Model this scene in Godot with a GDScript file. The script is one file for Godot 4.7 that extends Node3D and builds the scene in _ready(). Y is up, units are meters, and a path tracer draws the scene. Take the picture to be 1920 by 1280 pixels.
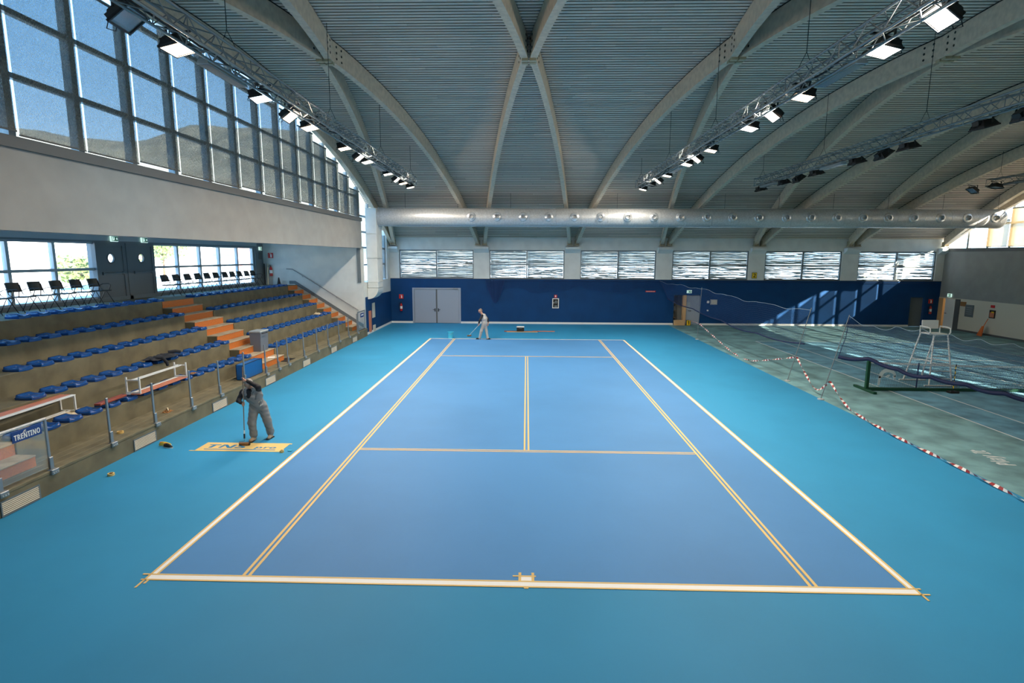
extends Node3D
# Indoor tennis hall. x runs along the far wall, z towards the viewer, y up, metres.
# The origin is the middle of the near baseline of the blue court.

const ZF := -31.0      # inner face of the far wall
const ZN := 9.8        # inner face of the near wall
const XL := -9.45      # inner face of the gable beside the bleachers
const XR := 27.95      # inner face of the other gable
const ZR := -10.6      # ridge of the vault
const BAY := 6.22
const X0 := -9.35      # first pillar

var M := {}
var taken := {}


class MB:
	var v := PackedVector3Array()
	var n := PackedVector3Array()
	var c := PackedColorArray()
	var col := Color(1, 1, 1)

	func tri(a: Vector3, b: Vector3, d: Vector3, nn: Vector3) -> void:
		if (b - a).cross(d - a).dot(nn) > 0.0:
			var t := b
			b = d
			d = t
		v.append(a); v.append(b); v.append(d)
		n.append(nn); n.append(nn); n.append(nn)
		c.append(col); c.append(col); c.append(col)

	func tris(a: Vector3, b: Vector3, d: Vector3, na: Vector3, nb: Vector3, nd: Vector3) -> void:
		if (b - a).cross(d - a).dot(na + nb + nd) > 0.0:
			var t := b
			b = d
			d = t
			var tn := nb
			nb = nd
			nd = tn
		v.append(a); v.append(b); v.append(d)
		n.append(na); n.append(nb); n.append(nd)
		c.append(col); c.append(col); c.append(col)

	func quad(a: Vector3, b: Vector3, d: Vector3, e: Vector3, nn: Vector3) -> void:
		tri(a, b, d, nn)
		tri(a, d, e, nn)

	# a quad whose normal points away from the point "inside"
	func face(a: Vector3, b: Vector3, d: Vector3, e: Vector3, inside: Vector3) -> void:
		var nn := (d - a).cross(e - b)
		if nn.length() < 1e-9:
			return
		nn = nn.normalized()
		if nn.dot((a + b + d + e) * 0.25 - inside) < 0.0:
			nn = -nn
		quad(a, b, d, e, nn)

	func box(at: Vector3, s: Vector3, bs := Basis()) -> void:
		var h := s * 0.5
		for k in 3:
			var i := (k + 1) % 3
			var j := (k + 2) % 3
			for sg in [-1.0, 1.0]:
				var ps: Array[Vector3] = []
				for q in [[-1, -1], [1, -1], [1, 1], [-1, 1]]:
					var p := Vector3.ZERO
					p[k] = h[k] * sg
					p[i] = h[i] * q[0]
					p[j] = h[j] * q[1]
					ps.append(at + bs * p)
				var nn := Vector3.ZERO
				nn[k] = sg
				quad(ps[0], ps[1], ps[2], ps[3], (bs * nn).normalized())

	# box from corner to corner
	func span(a: Vector3, b: Vector3) -> void:
		box((a + b) * 0.5, (b - a).abs())

	# box with chamfered edges
	func bbox(at: Vector3, s: Vector3, bev: float, bs := Basis()) -> void:
		var h := s * 0.5
		var b: float = minf(bev, minf(h.x, minf(h.y, h.z)) * 0.9)
		var pt := func(sg: Vector3, k: int) -> Vector3:
			var p := Vector3(sg.x * (h.x - b), sg.y * (h.y - b), sg.z * (h.z - b))
			p[k] = sg[k] * h[k]
			return at + bs * p
		for k in 3:
			var i := (k + 1) % 3
			var j := (k + 2) % 3
			for sg in [-1.0, 1.0]:
				var ps: Array[Vector3] = []
				for q in [[-1, -1], [1, -1], [1, 1], [-1, 1]]:
					var s3 := Vector3.ZERO
					s3[k] = sg
					s3[i] = q[0]
					s3[j] = q[1]
					ps.append(pt.call(s3, k))
				face(ps[0], ps[1], ps[2], ps[3], at)
			for q in [[-1, -1], [1, -1], [1, 1], [-1, 1]]:
				var s1 := Vector3.ZERO
				s1[k] = -1.0
				s1[i] = q[0]
				s1[j] = q[1]
				var s2 := s1
				s2[k] = 1.0
				face(pt.call(s1, i), pt.call(s2, i), pt.call(s2, j), pt.call(s1, j), at)
		for sx in [-1.0, 1.0]:
			for sy in [-1.0, 1.0]:
				for sz in [-1.0, 1.0]:
					var sg := Vector3(sx, sy, sz)
					tri(pt.call(sg, 0), pt.call(sg, 1), pt.call(sg, 2), (bs * sg).normalized())

	# rectangular bar from a to b, w across and h the other way
	func bar(a: Vector3, b: Vector3, w: float, h: float, up := Vector3.UP) -> void:
		var d := (b - a).normalized()
		var sd := d.cross(up)
		if sd.length() < 1e-4:
			sd = d.cross(Vector3.RIGHT)
		sd = sd.normalized()
		var u := sd.cross(d).normalized()
		box((a + b) * 0.5, Vector3(w, h, (b - a).length()), Basis(sd, u, -d))

	func tube(pts: Array, r: float, sides := 8, caps := true, r_end := -1.0) -> void:
		var m := pts.size()
		var rings: Array = []
		var nrm: Array = []
		var ref := Vector3.UP
		for i in m:
			var d: Vector3 = (pts[mini(i + 1, m - 1)] - pts[maxi(i - 1, 0)]).normalized()
			if absf(d.dot(ref)) > 0.95:
				ref = Vector3.RIGHT if absf(d.x) < 0.9 else Vector3.FORWARD
			var s := d.cross(ref).normalized()
			var u := s.cross(d).normalized()
			ref = u
			var rr := r if r_end < 0.0 else lerpf(r, r_end, float(i) / maxf(1.0, m - 1))
			var ring: Array[Vector3] = []
			var rn: Array[Vector3] = []
			for k in sides:
				var a := TAU * k / sides
				var o := s * cos(a) + u * sin(a)
				ring.append(pts[i] + o * rr)
				rn.append(o)
			rings.append(ring)
			nrm.append(rn)
		for i in m - 1:
			for k in sides:
				var k2 := (k + 1) % sides
				tris(rings[i][k], rings[i][k2], rings[i + 1][k2], nrm[i][k], nrm[i][k2], nrm[i + 1][k2])
				tris(rings[i][k], rings[i + 1][k2], rings[i + 1][k], nrm[i][k], nrm[i + 1][k2], nrm[i + 1][k])
		if caps:
			for e in [0, m - 1]:
				var nn: Vector3 = ((pts[0] - pts[1]) if e == 0 else (pts[m - 1] - pts[m - 2])).normalized()
				for k in sides:
					tri(pts[e], rings[e][k], rings[e][(k + 1) % sides], nn)

	# profile of (radius, height) pairs turned round the y axis of x
	func lathe(prof: Array, segs: int, x := Transform3D()) -> void:
		for i in prof.size() - 1:
			var p: Vector2 = prof[i]
			var q: Vector2 = prof[i + 1]
			var dd := q - p
			if dd.length() < 1e-6:
				continue
			var nn := Vector2(dd.y, -dd.x).normalized()
			for k in segs:
				var a0 := TAU * k / segs
				var a1 := TAU * (k + 1) / segs
				var e0 := Vector3(cos(a0), 0, sin(a0))
				var e1 := Vector3(cos(a1), 0, sin(a1))
				var n0 := (x.basis * (e0 * nn.x + Vector3.UP * nn.y)).normalized()
				var n1 := (x.basis * (e1 * nn.x + Vector3.UP * nn.y)).normalized()
				var A := x * (e0 * p.x + Vector3.UP * p.y)
				var B := x * (e1 * p.x + Vector3.UP * p.y)
				var C := x * (e1 * q.x + Vector3.UP * q.y)
				var D := x * (e0 * q.x + Vector3.UP * q.y)
				if p.x > 1e-6:
					tris(A, B, C, n0, n1, n1)
				if q.x > 1e-6:
					tris(A, C, D, n0, n1, n0)

	# polygon in the local xy plane of x, pushed out along local z by depth
	func prism(poly: PackedVector2Array, depth: float, x := Transform3D()) -> void:
		var idx := Geometry2D.triangulate_polygon(poly)
		var nz := (x.basis * Vector3(0, 0, 1)).normalized()
		for i in range(0, idx.size(), 3):
			var a := poly[idx[i]]
			var b := poly[idx[i + 1]]
			var d := poly[idx[i + 2]]
			tri(x * Vector3(a.x, a.y, 0), x * Vector3(b.x, b.y, 0), x * Vector3(d.x, d.y, 0), -nz)
			tri(x * Vector3(a.x, a.y, depth), x * Vector3(b.x, b.y, depth), x * Vector3(d.x, d.y, depth), nz)
		var cw := Geometry2D.is_polygon_clockwise(poly)
		for i in poly.size():
			var a := poly[i]
			var b := poly[(i + 1) % poly.size()]
			var e := (b - a).normalized()
			var o := Vector3(e.y, -e.x, 0) * (-1.0 if cw else 1.0)
			quad(x * Vector3(a.x, a.y, 0), x * Vector3(b.x, b.y, 0), x * Vector3(b.x, b.y, depth), x * Vector3(a.x, a.y, depth), (x.basis * o).normalized())

	func mesh() -> ArrayMesh:
		var arr := []
		arr.resize(Mesh.ARRAY_MAX)
		arr[Mesh.ARRAY_VERTEX] = v
		arr[Mesh.ARRAY_NORMAL] = n
		arr[Mesh.ARRAY_COLOR] = c
		var m := ArrayMesh.new()
		m.add_surface_from_arrays(Mesh.PRIMITIVE_TRIANGLES, arr)
		return m


# ---------------------------------------------------------------- naming and placing

func numbered(called: String, under: Node = null) -> String:
	var key := called + "@" + str(under.get_instance_id() if under else 0)
	var k: int = taken.get(key, 0)
	taken[key] = k + 1
	return called if k == 0 else "%s_%03d" % [called, k]


func put(b: MB, called: String, m: Material, parent: Node = null) -> MeshInstance3D:
	return put_mesh(b.mesh(), called, m, parent)


func put_mesh(mesh: Mesh, called: String, m: Material, parent: Node = null) -> MeshInstance3D:
	var o := MeshInstance3D.new()
	o.mesh = mesh
	o.material_override = m
	o.name = numbered(called, parent)
	(parent if parent else self).add_child(o, true)
	return o


func tag(o: Node, label: String, category: String, group := "", kind := "") -> Node:
	o.set_meta("label", label)
	o.set_meta("category", category)
	if group:
		o.set_meta("group", group)
	if kind:
		o.set_meta("kind", kind)
	return o


func thing(called: String, at: Vector3, label: String, category: String, group := "", turn := 0.0) -> Node3D:
	var o := Node3D.new()
	o.name = numbered(called)
	add_child(o, true)
	o.position = at
	o.rotation.y = turn
	tag(o, label, category, group)
	return o


func struct(b: MB, called: String, m: Material) -> MeshInstance3D:
	var o := put(b, called, m)
	o.set_meta("kind", "structure")
	return o


func struct_node(called: String) -> Node3D:
	var o := Node3D.new()
	o.name = numbered(called)
	add_child(o, true)
	o.set_meta("kind", "structure")
	return o


func stuff(o: Node) -> Node:
	o.set_meta("kind", "stuff")
	return o


func copy_of(src: Node3D, base: String, at: Vector3, label := "", group := "") -> Node3D:
	var r: Node3D = src.duplicate()
	r.name = numbered(base)
	add_child(r, true)
	r.position = at
	if label:
		r.set_meta("label", label)
	if group:
		r.set_meta("group", group)
	return r


func lettering(text: String, height: float, depth: float, called: String, m: Material, parent: Node, x: Transform3D, serif := false, width := 0.0) -> MeshInstance3D:
	var t := TextMesh.new()
	t.text = text
	var f := SystemFont.new()
	f.font_names = PackedStringArray(["Droid Serif" if serif else "Droid Sans"])
	f.font_weight = 700
	t.font = f
	t.font_size = 64
	t.pixel_size = height / 46.0
	t.depth = depth
	t.curve_step = 2.0
	var o := MeshInstance3D.new()
	o.mesh = t
	o.material_override = m
	o.name = numbered(called, parent)
	parent.add_child(o, true)
	if width > 0.0:
		var w := t.get_aabb().size.x
		if w > 0.0:
			x.basis = Basis(x.basis.x * (width / w), x.basis.y, x.basis.z)
	o.transform = x
	return o


# ---------------------------------------------------------------- materials

func tex(freq: float, lo: float, hi: float, sd := 1, size := 512, kind := FastNoiseLite.TYPE_SIMPLEX_SMOOTH, oct := 5) -> NoiseTexture2D:
	var f := FastNoiseLite.new()
	f.noise_type = kind
	f.seed = sd
	f.frequency = freq
	f.fractal_octaves = oct
	var t := NoiseTexture2D.new()
	t.width = size
	t.height = size
	t.seamless = true
	t.noise = f
	var g := Gradient.new()
	g.set_color(0, Color(lo, lo, lo))
	g.set_color(1, Color(hi, hi, hi))
	t.color_ramp = g
	return t


func mat(key: String, col: Color, rough := 0.6, metal := 0.0) -> StandardMaterial3D:
	var m := StandardMaterial3D.new()
	m.resource_name = key
	m.albedo_color = col
	m.roughness = rough
	m.metallic = metal
	M[key] = m
	return m


func mottled(m: StandardMaterial3D, t: Texture2D, scale: float) -> void:
	m.albedo_texture = t
	m.uv1_triplanar = true
	m.uv1_world_triplanar = true
	m.uv1_scale = Vector3.ONE * scale


func rgb(r: int, g: int, b: int, a := 1.0) -> Color:
	return Color(r / 255.0, g / 255.0, b / 255.0, a)


func glow(key: String, col: Color, energy: float) -> StandardMaterial3D:
	var m := mat(key, col, 0.3)
	m.emission_enabled = true
	m.emission = col
	m.emission_energy_multiplier = energy
	return m


func make_materials() -> void:
	var blot := tex(0.006, 0.80, 1.06, 3)
	var fine := tex(0.05, 0.86, 1.05, 5)
	var worn := tex(0.012, 0.72, 1.08, 9)
	mottled(mat("teal", rgb(52, 147, 194), 0.62), tex(0.004, 0.93, 1.03, 4), 0.08)
	mottled(mat("court", rgb(80, 140, 196), 0.62), tex(0.004, 0.94, 1.03, 6), 0.08)
	mottled(mat("carpet", rgb(124, 170, 176), 0.85), worn, 0.14)
	mottled(mat("carpet_court", rgb(110, 166, 190), 0.85), worn, 0.14)
	mat("line_white", rgb(246, 246, 244), 0.6)
	mat("line_worn", rgb(205, 214, 214), 0.7)
	mat("tape", rgb(228, 194, 120), 0.6)
	mottled(mat("concrete", rgb(120, 114, 90), 0.8), blot, 0.35)
	mottled(mat("concrete_front", rgb(120, 114, 90), 0.8), blot, 0.3)
	mottled(mat("slab", rgb(120, 114, 90), 0.8), blot, 0.5)
	mottled(mat("orange", rgb(206, 118, 48), 0.6), fine, 0.8)
	mottled(mat("tread", rgb(186, 172, 146), 0.75), blot, 0.6)
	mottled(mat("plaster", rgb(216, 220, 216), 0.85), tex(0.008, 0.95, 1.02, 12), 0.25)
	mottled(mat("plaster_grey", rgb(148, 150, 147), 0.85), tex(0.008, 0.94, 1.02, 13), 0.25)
	mottled(mat("blue_wall", rgb(2, 62, 112), 0.6), tex(0.006, 0.92, 1.03, 14), 0.2)
	mottled(mat("timber", rgb(212, 196, 172), 0.65), tex(0.02, 0.88, 1.04, 15), 0.4)
	mat("plank", rgb(255, 255, 255), 0.75).vertex_color_use_as_albedo = true
	mat("deck", rgb(40, 38, 36), 0.9)
	mottled(mat("galv", rgb(206, 208, 208), 0.42, 0.35), tex(0.02, 0.86, 1.05, 17), 0.8)
	mat("steel", rgb(150, 156, 160), 0.4, 0.7)
	mat("chrome", rgb(222, 224, 226), 0.2, 0.6)
	mat("bore_metal", rgb(150, 154, 156), 0.5, 0.3)
	mat("shoe_steel", rgb(176, 166, 138), 0.6, 0.2)
	mat("truss_metal", rgb(138, 142, 142), 0.45, 0.6)
	mat("dark_metal", rgb(46, 48, 50), 0.5, 0.3)
	mat("bolt_dark", rgb(34, 32, 30), 0.6, 0.3)
	mat("housing", rgb(38, 36, 36), 0.5, 0.2)
	mat("frame_grey", rgb(112, 122, 126), 0.5, 0.2)
	mat("frame_dark", rgb(88, 92, 92), 0.6)
	mat("frame_light", rgb(168, 176, 178), 0.5, 0.2)
	mat("silver_slat", rgb(172, 178, 176), 0.45, 0.4)
	mat("door_grey", rgb(150, 160, 172), 0.5)
	mat("door_dark", rgb(104, 112, 116), 0.5)
	mat("white_paint", rgb(226, 228, 224), 0.5)
	mat("seat_blue", rgb(22, 76, 146), 0.25)
	mat("chair_black", rgb(24, 34, 32), 0.4)
	mat("tube_black", rgb(22, 24, 24), 0.4, 0.3)
	mat("bin_grey", rgb(108, 114, 124), 0.45)
	mat("mat_blue", rgb(14, 92, 162), 0.4)
	mat("mat_edge", rgb(12, 24, 52), 0.5)
	mat("wood_slat", rgb(196, 122, 92), 0.5)
	mat("wood_pale", rgb(206, 168, 122), 0.6)
	mat("wood_red", rgb(150, 66, 40), 0.5)
	mat("cloth_dark", rgb(40, 44, 52), 0.9)
	mat("rag", rgb(226, 210, 176), 0.9)
	mat("skin", rgb(255, 255, 255), 0.75).vertex_color_use_as_albedo = true
	mat("hair_grey", rgb(176, 172, 164), 0.9)
	mat("boot_sole", rgb(40, 34, 30), 0.8)
	mat("sign_red", rgb(196, 40, 40), 0.5)
	mat("sign_white", rgb(235, 236, 232), 0.5)
	mat("sign_green", rgb(20, 120, 86), 0.5)
	mat("sign_navy", rgb(20, 60, 128), 0.4)
	mat("sign_yellow", rgb(236, 200, 30), 0.5)
	mat("ink", rgb(22, 22, 20), 0.6)
	mat("red_tank", rgb(178, 28, 26), 0.3)
	mat("orange_rag", rgb(214, 110, 48), 0.7)
	mat("navy_cord", rgb(14, 30, 72), 0.7)
	mat("net_thread", rgb(30, 62, 116), 0.8)
	mat("net_dark", rgb(30, 42, 44), 0.8)
	mat("white_cord", rgb(150, 172, 188), 0.7)
	mat("tape_white", rgb(232, 230, 226), 0.5)
	mat("tape_red", rgb(150, 40, 44), 0.5)
	mat("green_steel", rgb(24, 74, 48), 0.4, 0.2)
	mat("bucket_blue", rgb(60, 180, 214), 0.4)
	mat("logo_blue", rgb(30, 124, 176), 0.6)
	mat("roller_nap", rgb(150, 108, 66), 0.95)
	mat("pole_metal", rgb(150, 132, 116), 0.4, 0.5)
	mat("rubber", rgb(26, 26, 28), 0.7)
	mat("yellow_shoe", rgb(206, 182, 60), 0.6)
	mat("panel_beige", rgb(206, 202, 186), 0.6)
	mat("leaf", rgb(118, 130, 84), 0.7)
	M.leaf.backlight_enabled = true
	M.leaf.backlight = Color(0.5, 0.6, 0.3)
	mat("bark", rgb(92, 76, 60), 0.9)
	mat("pavement", rgb(220, 218, 212), 0.9)
	mottled(mat("mountain", rgb(108, 112, 104), 1.0), tex(0.01, 0.7, 1.1, 21), 0.004)
	mat("far_wall_white", rgb(224, 222, 214), 0.9)
	mat("far_wall_red", rgb(206, 150, 142), 0.9)
	mat("roof_tile", rgb(150, 96, 74), 0.9)
	var screen := mat("screen", rgb(122, 124, 116, 0.62), 0.9)
	screen.transparency = BaseMaterial3D.TRANSPARENCY_ALPHA
	mottled(screen, tex(0.09, 0.62, 1.2, 31), 0.9)
	screen.uv1_scale = Vector3(1.2, 0.35, 1.2)
	var cream := mat("screen_cream", rgb(214, 192, 148, 0.66), 0.9)
	cream.transparency = BaseMaterial3D.TRANSPARENCY_ALPHA
	cream.backlight_enabled = true
	cream.backlight = Color(0.5, 0.45, 0.35)
	var glass := mat("glass", rgb(225, 235, 235, 0.06), 0.05)
	glass.transparency = BaseMaterial3D.TRANSPARENCY_ALPHA
	var panel := mat("panel_glass", rgb(190, 210, 210, 0.10), 0.08)
	panel.transparency = BaseMaterial3D.TRANSPARENCY_ALPHA
	var lens := mat("lens_off", rgb(150, 165, 170, 0.35), 0.1)
	lens.transparency = BaseMaterial3D.TRANSPARENCY_ALPHA
	mat("reflector", rgb(190, 196, 200), 0.25, 0.9)
	glow("lens_white", Color(1.0, 0.97, 0.92), 6.0)
	glow("lens_warm", Color(1.0, 0.86, 0.72), 6.0)
	glow("lens_cool", Color(0.86, 0.95, 1.0), 6.0)
	for k in ["teal", "court", "blue_wall"]:
		M[k].metallic_specular = 0.35
	glow("exit_lit", Color(0.86, 1.0, 0.95), 0.9)


# height of the vault lining above z, and of the underside of the ribs
func roof_y(z: float) -> float:
	var d := z - ZR
	return 11.17 - (42.0 - sqrt(42.0 * 42.0 - d * d))


func rib_y(z: float) -> float:
	var d := z - ZR
	return 10.5 - (42.6 - sqrt(42.6 * 42.6 - d * d))


func _ready() -> void:
	# camera
	var cam := Camera3D.new()
	cam.name = "camera"
	add_child(cam)
	cam.fov = 63.39
	cam.near = 0.05
	cam.far = 4000.0
	cam.position = Vector3(-0.0335, 4.6304, 7.2345)
	cam.rotation = Vector3(-0.1527, 0.0257, 0.0046)
	cam.current = true
	# sky
	var sm := ProceduralSkyMaterial.new()
	sm.sky_top_color = Color(0.34, 0.60, 0.82)
	sm.sky_horizon_color = Color(0.74, 0.87, 0.95)
	sm.sky_curve = 0.12
	sm.ground_horizon_color = Color(0.55, 0.6, 0.62)
	sm.ground_bottom_color = Color(0.3, 0.3, 0.28)
	sm.energy_multiplier = 8.0
	var sky := Sky.new()
	sky.sky_material = sm
	var env := Environment.new()
	env.background_mode = Environment.BG_SKY
	env.sky = sky
	env.tonemap_mode = Environment.TONE_MAPPER_LINEAR
	env.tonemap_exposure = 1.0
	env.sdfgi_enabled = true
	env.ssao_enabled = true
	env.ssil_enabled = true
	var we := WorldEnvironment.new()
	we.name = "environment"
	we.environment = env
	add_child(we)
	# sun: its direction is read from the patch that the gable windows throw on the far wall
	var sun := DirectionalLight3D.new()
	sun.name = "sun"
	add_child(sun)
	sun.look_at_from_position(Vector3.ZERO, Vector3(-1.0, -0.838, -1.12), Vector3.UP)
	sun.light_color = Color(1.0, 0.95, 0.86)
	sun.light_energy = 14.0
	sun.light_angular_distance = 0.6
	sun.shadow_enabled = true
	sun.sky_mode = DirectionalLight3D.SKY_MODE_LIGHT_ONLY
	lamp_energy = 19.0

	make_materials()
	build_floor()
	build_ceiling()
	build_back_wall()
	build_side_shell()
	build_gable_glazing()
	build_outdoors()
	build_bleachers()
	build_gallery()
	build_ribs()
	build_trusses()
	build_duct()
	build_court_tapes()
	build_seats()
	build_railing()
	build_bleacher_clutter()
	build_back_wall_things()
	build_right_side()
	build_people()


var lamp_energy := 7.0


func flat(x0: float, x1: float, z0: float, z1: float, y: float, th := 0.0015) -> MB:
	var b := MB.new()
	b.span(Vector3(x0, y - th, z0), Vector3(x1, y, z1))
	return b


func build_floor() -> void:
	var f := struct_node("floor")
	var b := MB.new()
	b.span(Vector3(-9.9, -0.4, -31.4), Vector3(28.4, -0.012, 10.2))
	put(b, "base_slab", M.concrete, f)
	put(flat(-9.45, 9.75, ZF, ZN, 0.0, 0.011), "run_off_coating", M.teal, f)
	put(flat(9.75, XR, ZF, ZN, 0.004, 0.015), "carpet", M.carpet, f)
	put(flat(-5.46, 5.46, -23.75, -0.02, 0.002, 0.0018), "court_coating", M.court, f)
	var y := 0.0045
	put(flat(-5.485, 5.485, -0.10, 0.0, y, 0.003), "line", M.line_white, f)
	put(flat(-5.485, 5.485, -23.77, -23.68, y, 0.003), "line", M.line_white, f)
	for s in [-1, 1]:
		put(flat(5.425 * s, 5.485 * s, -23.68, -0.10, y, 0.003), "line", M.line_white, f)
	put(flat(-0.075, 0.075, -0.23, -0.10, y, 0.003), "line", M.line_white, f)
	# the other court, on the carpet
	var cx := 18.25
	put(flat(cx - 5.485, cx + 5.485, -23.65, 0.1, 0.0062, 0.002), "court_carpet", M.carpet_court, f)
	y = 0.0085
	for s in [-1, 1]:
		put(flat(cx + 5.435 * s, cx + 5.485 * s, -23.65, 0.1, y, 0.002), "line", M.line_worn, f)
		put(flat(cx + 4.09 * s, cx + 4.14 * s, -23.65, 0.1, y, 0.002), "line", M.line_worn, f)
	for z in [-23.65, -18.28, -5.4, 0.03]:
		var w := 5.435 if z < -20.0 or z > -1.0 else 4.09
		put(flat(cx - w, cx + w, z, z + 0.06, y, 0.002), "line", M.line_worn, f)
	put(flat(cx - 0.025, cx + 0.025, -18.22, -5.4, y, 0.002), "line", M.line_worn, f)
	# lettering on the carpet, to be read from the far end
	var x := Transform3D(Basis(Vector3(0.62, 0, -0.28), Vector3(-0.10, 0, 0.42), Vector3(0, 1, 0)), Vector3(10.95, 0.006, -5.52))
	var sh := Basis(Vector3(-0.06, 0, 0.98), Vector3(1.05, 0, 0.22), Vector3(0, 1, 0))
	sh = Basis(Vector3(0.02, 0, -1.0).normalized(), Vector3(-1, 0, 0.1), Vector3(0, 1, 0))
	x = Transform3D(Basis(Vector3(0.05, 0, -1.0), Vector3(-1.0, 0, -0.12), Vector3(0, 1, 0)), Vector3(10.95, 0.006, -5.50))
	lettering("Play It", 0.36, 0.003, "lettering", M.line_worn, f, x, false, 0.98)


func build_ceiling() -> void:
	var c := struct_node("ceiling")
	var seg := 160
	var b := MB.new()
	var x0 := -9.9
	var x1 := 28.4
	for i in seg:
		var z0 := lerpf(-31.5, 10.3, float(i) / seg)
		var z1 := lerpf(-31.5, 10.3, float(i + 1) / seg)
		var a0 := Vector3(x0, roof_y(z0) + 0.006, z0)
		var a1 := Vector3(x0, roof_y(z1) + 0.006, z1)
		var up := Vector3(0, 0.25, 0)
		var dx := Vector3(x1 - x0, 0, 0)
		b.face(a0, a1, a1 + dx, a0 + dx, a0 + up + dx * 0.5)
		b.face(a0 + up, a1 + up, a1 + up + dx, a0 + up + dx, a0 + dx * 0.5)
		b.face(a0, a1, a1 + up, a0 + up, a0 + dx)
		b.face(a0 + dx, a1 + dx, a1 + dx + up, a0 + dx + up, a0)
	put(b, "roof_deck", M.deck, c)
	# lining planks, too narrow in the picture to pick apart one by one
	var rng := RandomNumberGenerator.new()
	rng.seed = 11
	var p := MB.new()
	var th0 := asin((-31.0 - ZR) / 42.0)
	var th1 := asin((9.8 - ZR) / 42.0)
	var n := 206
	for i in n:
		var t := lerpf(th0, th1, (i + 0.5) / n)
		var at := Vector3(0, 11.17 - 42.0 + 42.0 * cos(t), ZR + 42.0 * sin(t))
		var bs := Basis(Vector3.RIGHT, t)
		var joint := -9.85
		while joint < 28.3:
			var nx: float = minf(28.35, joint + rng.randf_range(3.0, 7.0))
			var g := rng.randf_range(0.50, 0.62)
			p.col = Color(g * 1.2, g, g * 0.8)
			p.box(at + Vector3((joint + nx) * 0.5, 0.006, 0), Vector3(nx - joint - 0.006, 0.026, 0.134 if i % 2 else 0.142), bs)
			joint = nx
	stuff(put(p, "plank_lining", M.plank, c))


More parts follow.
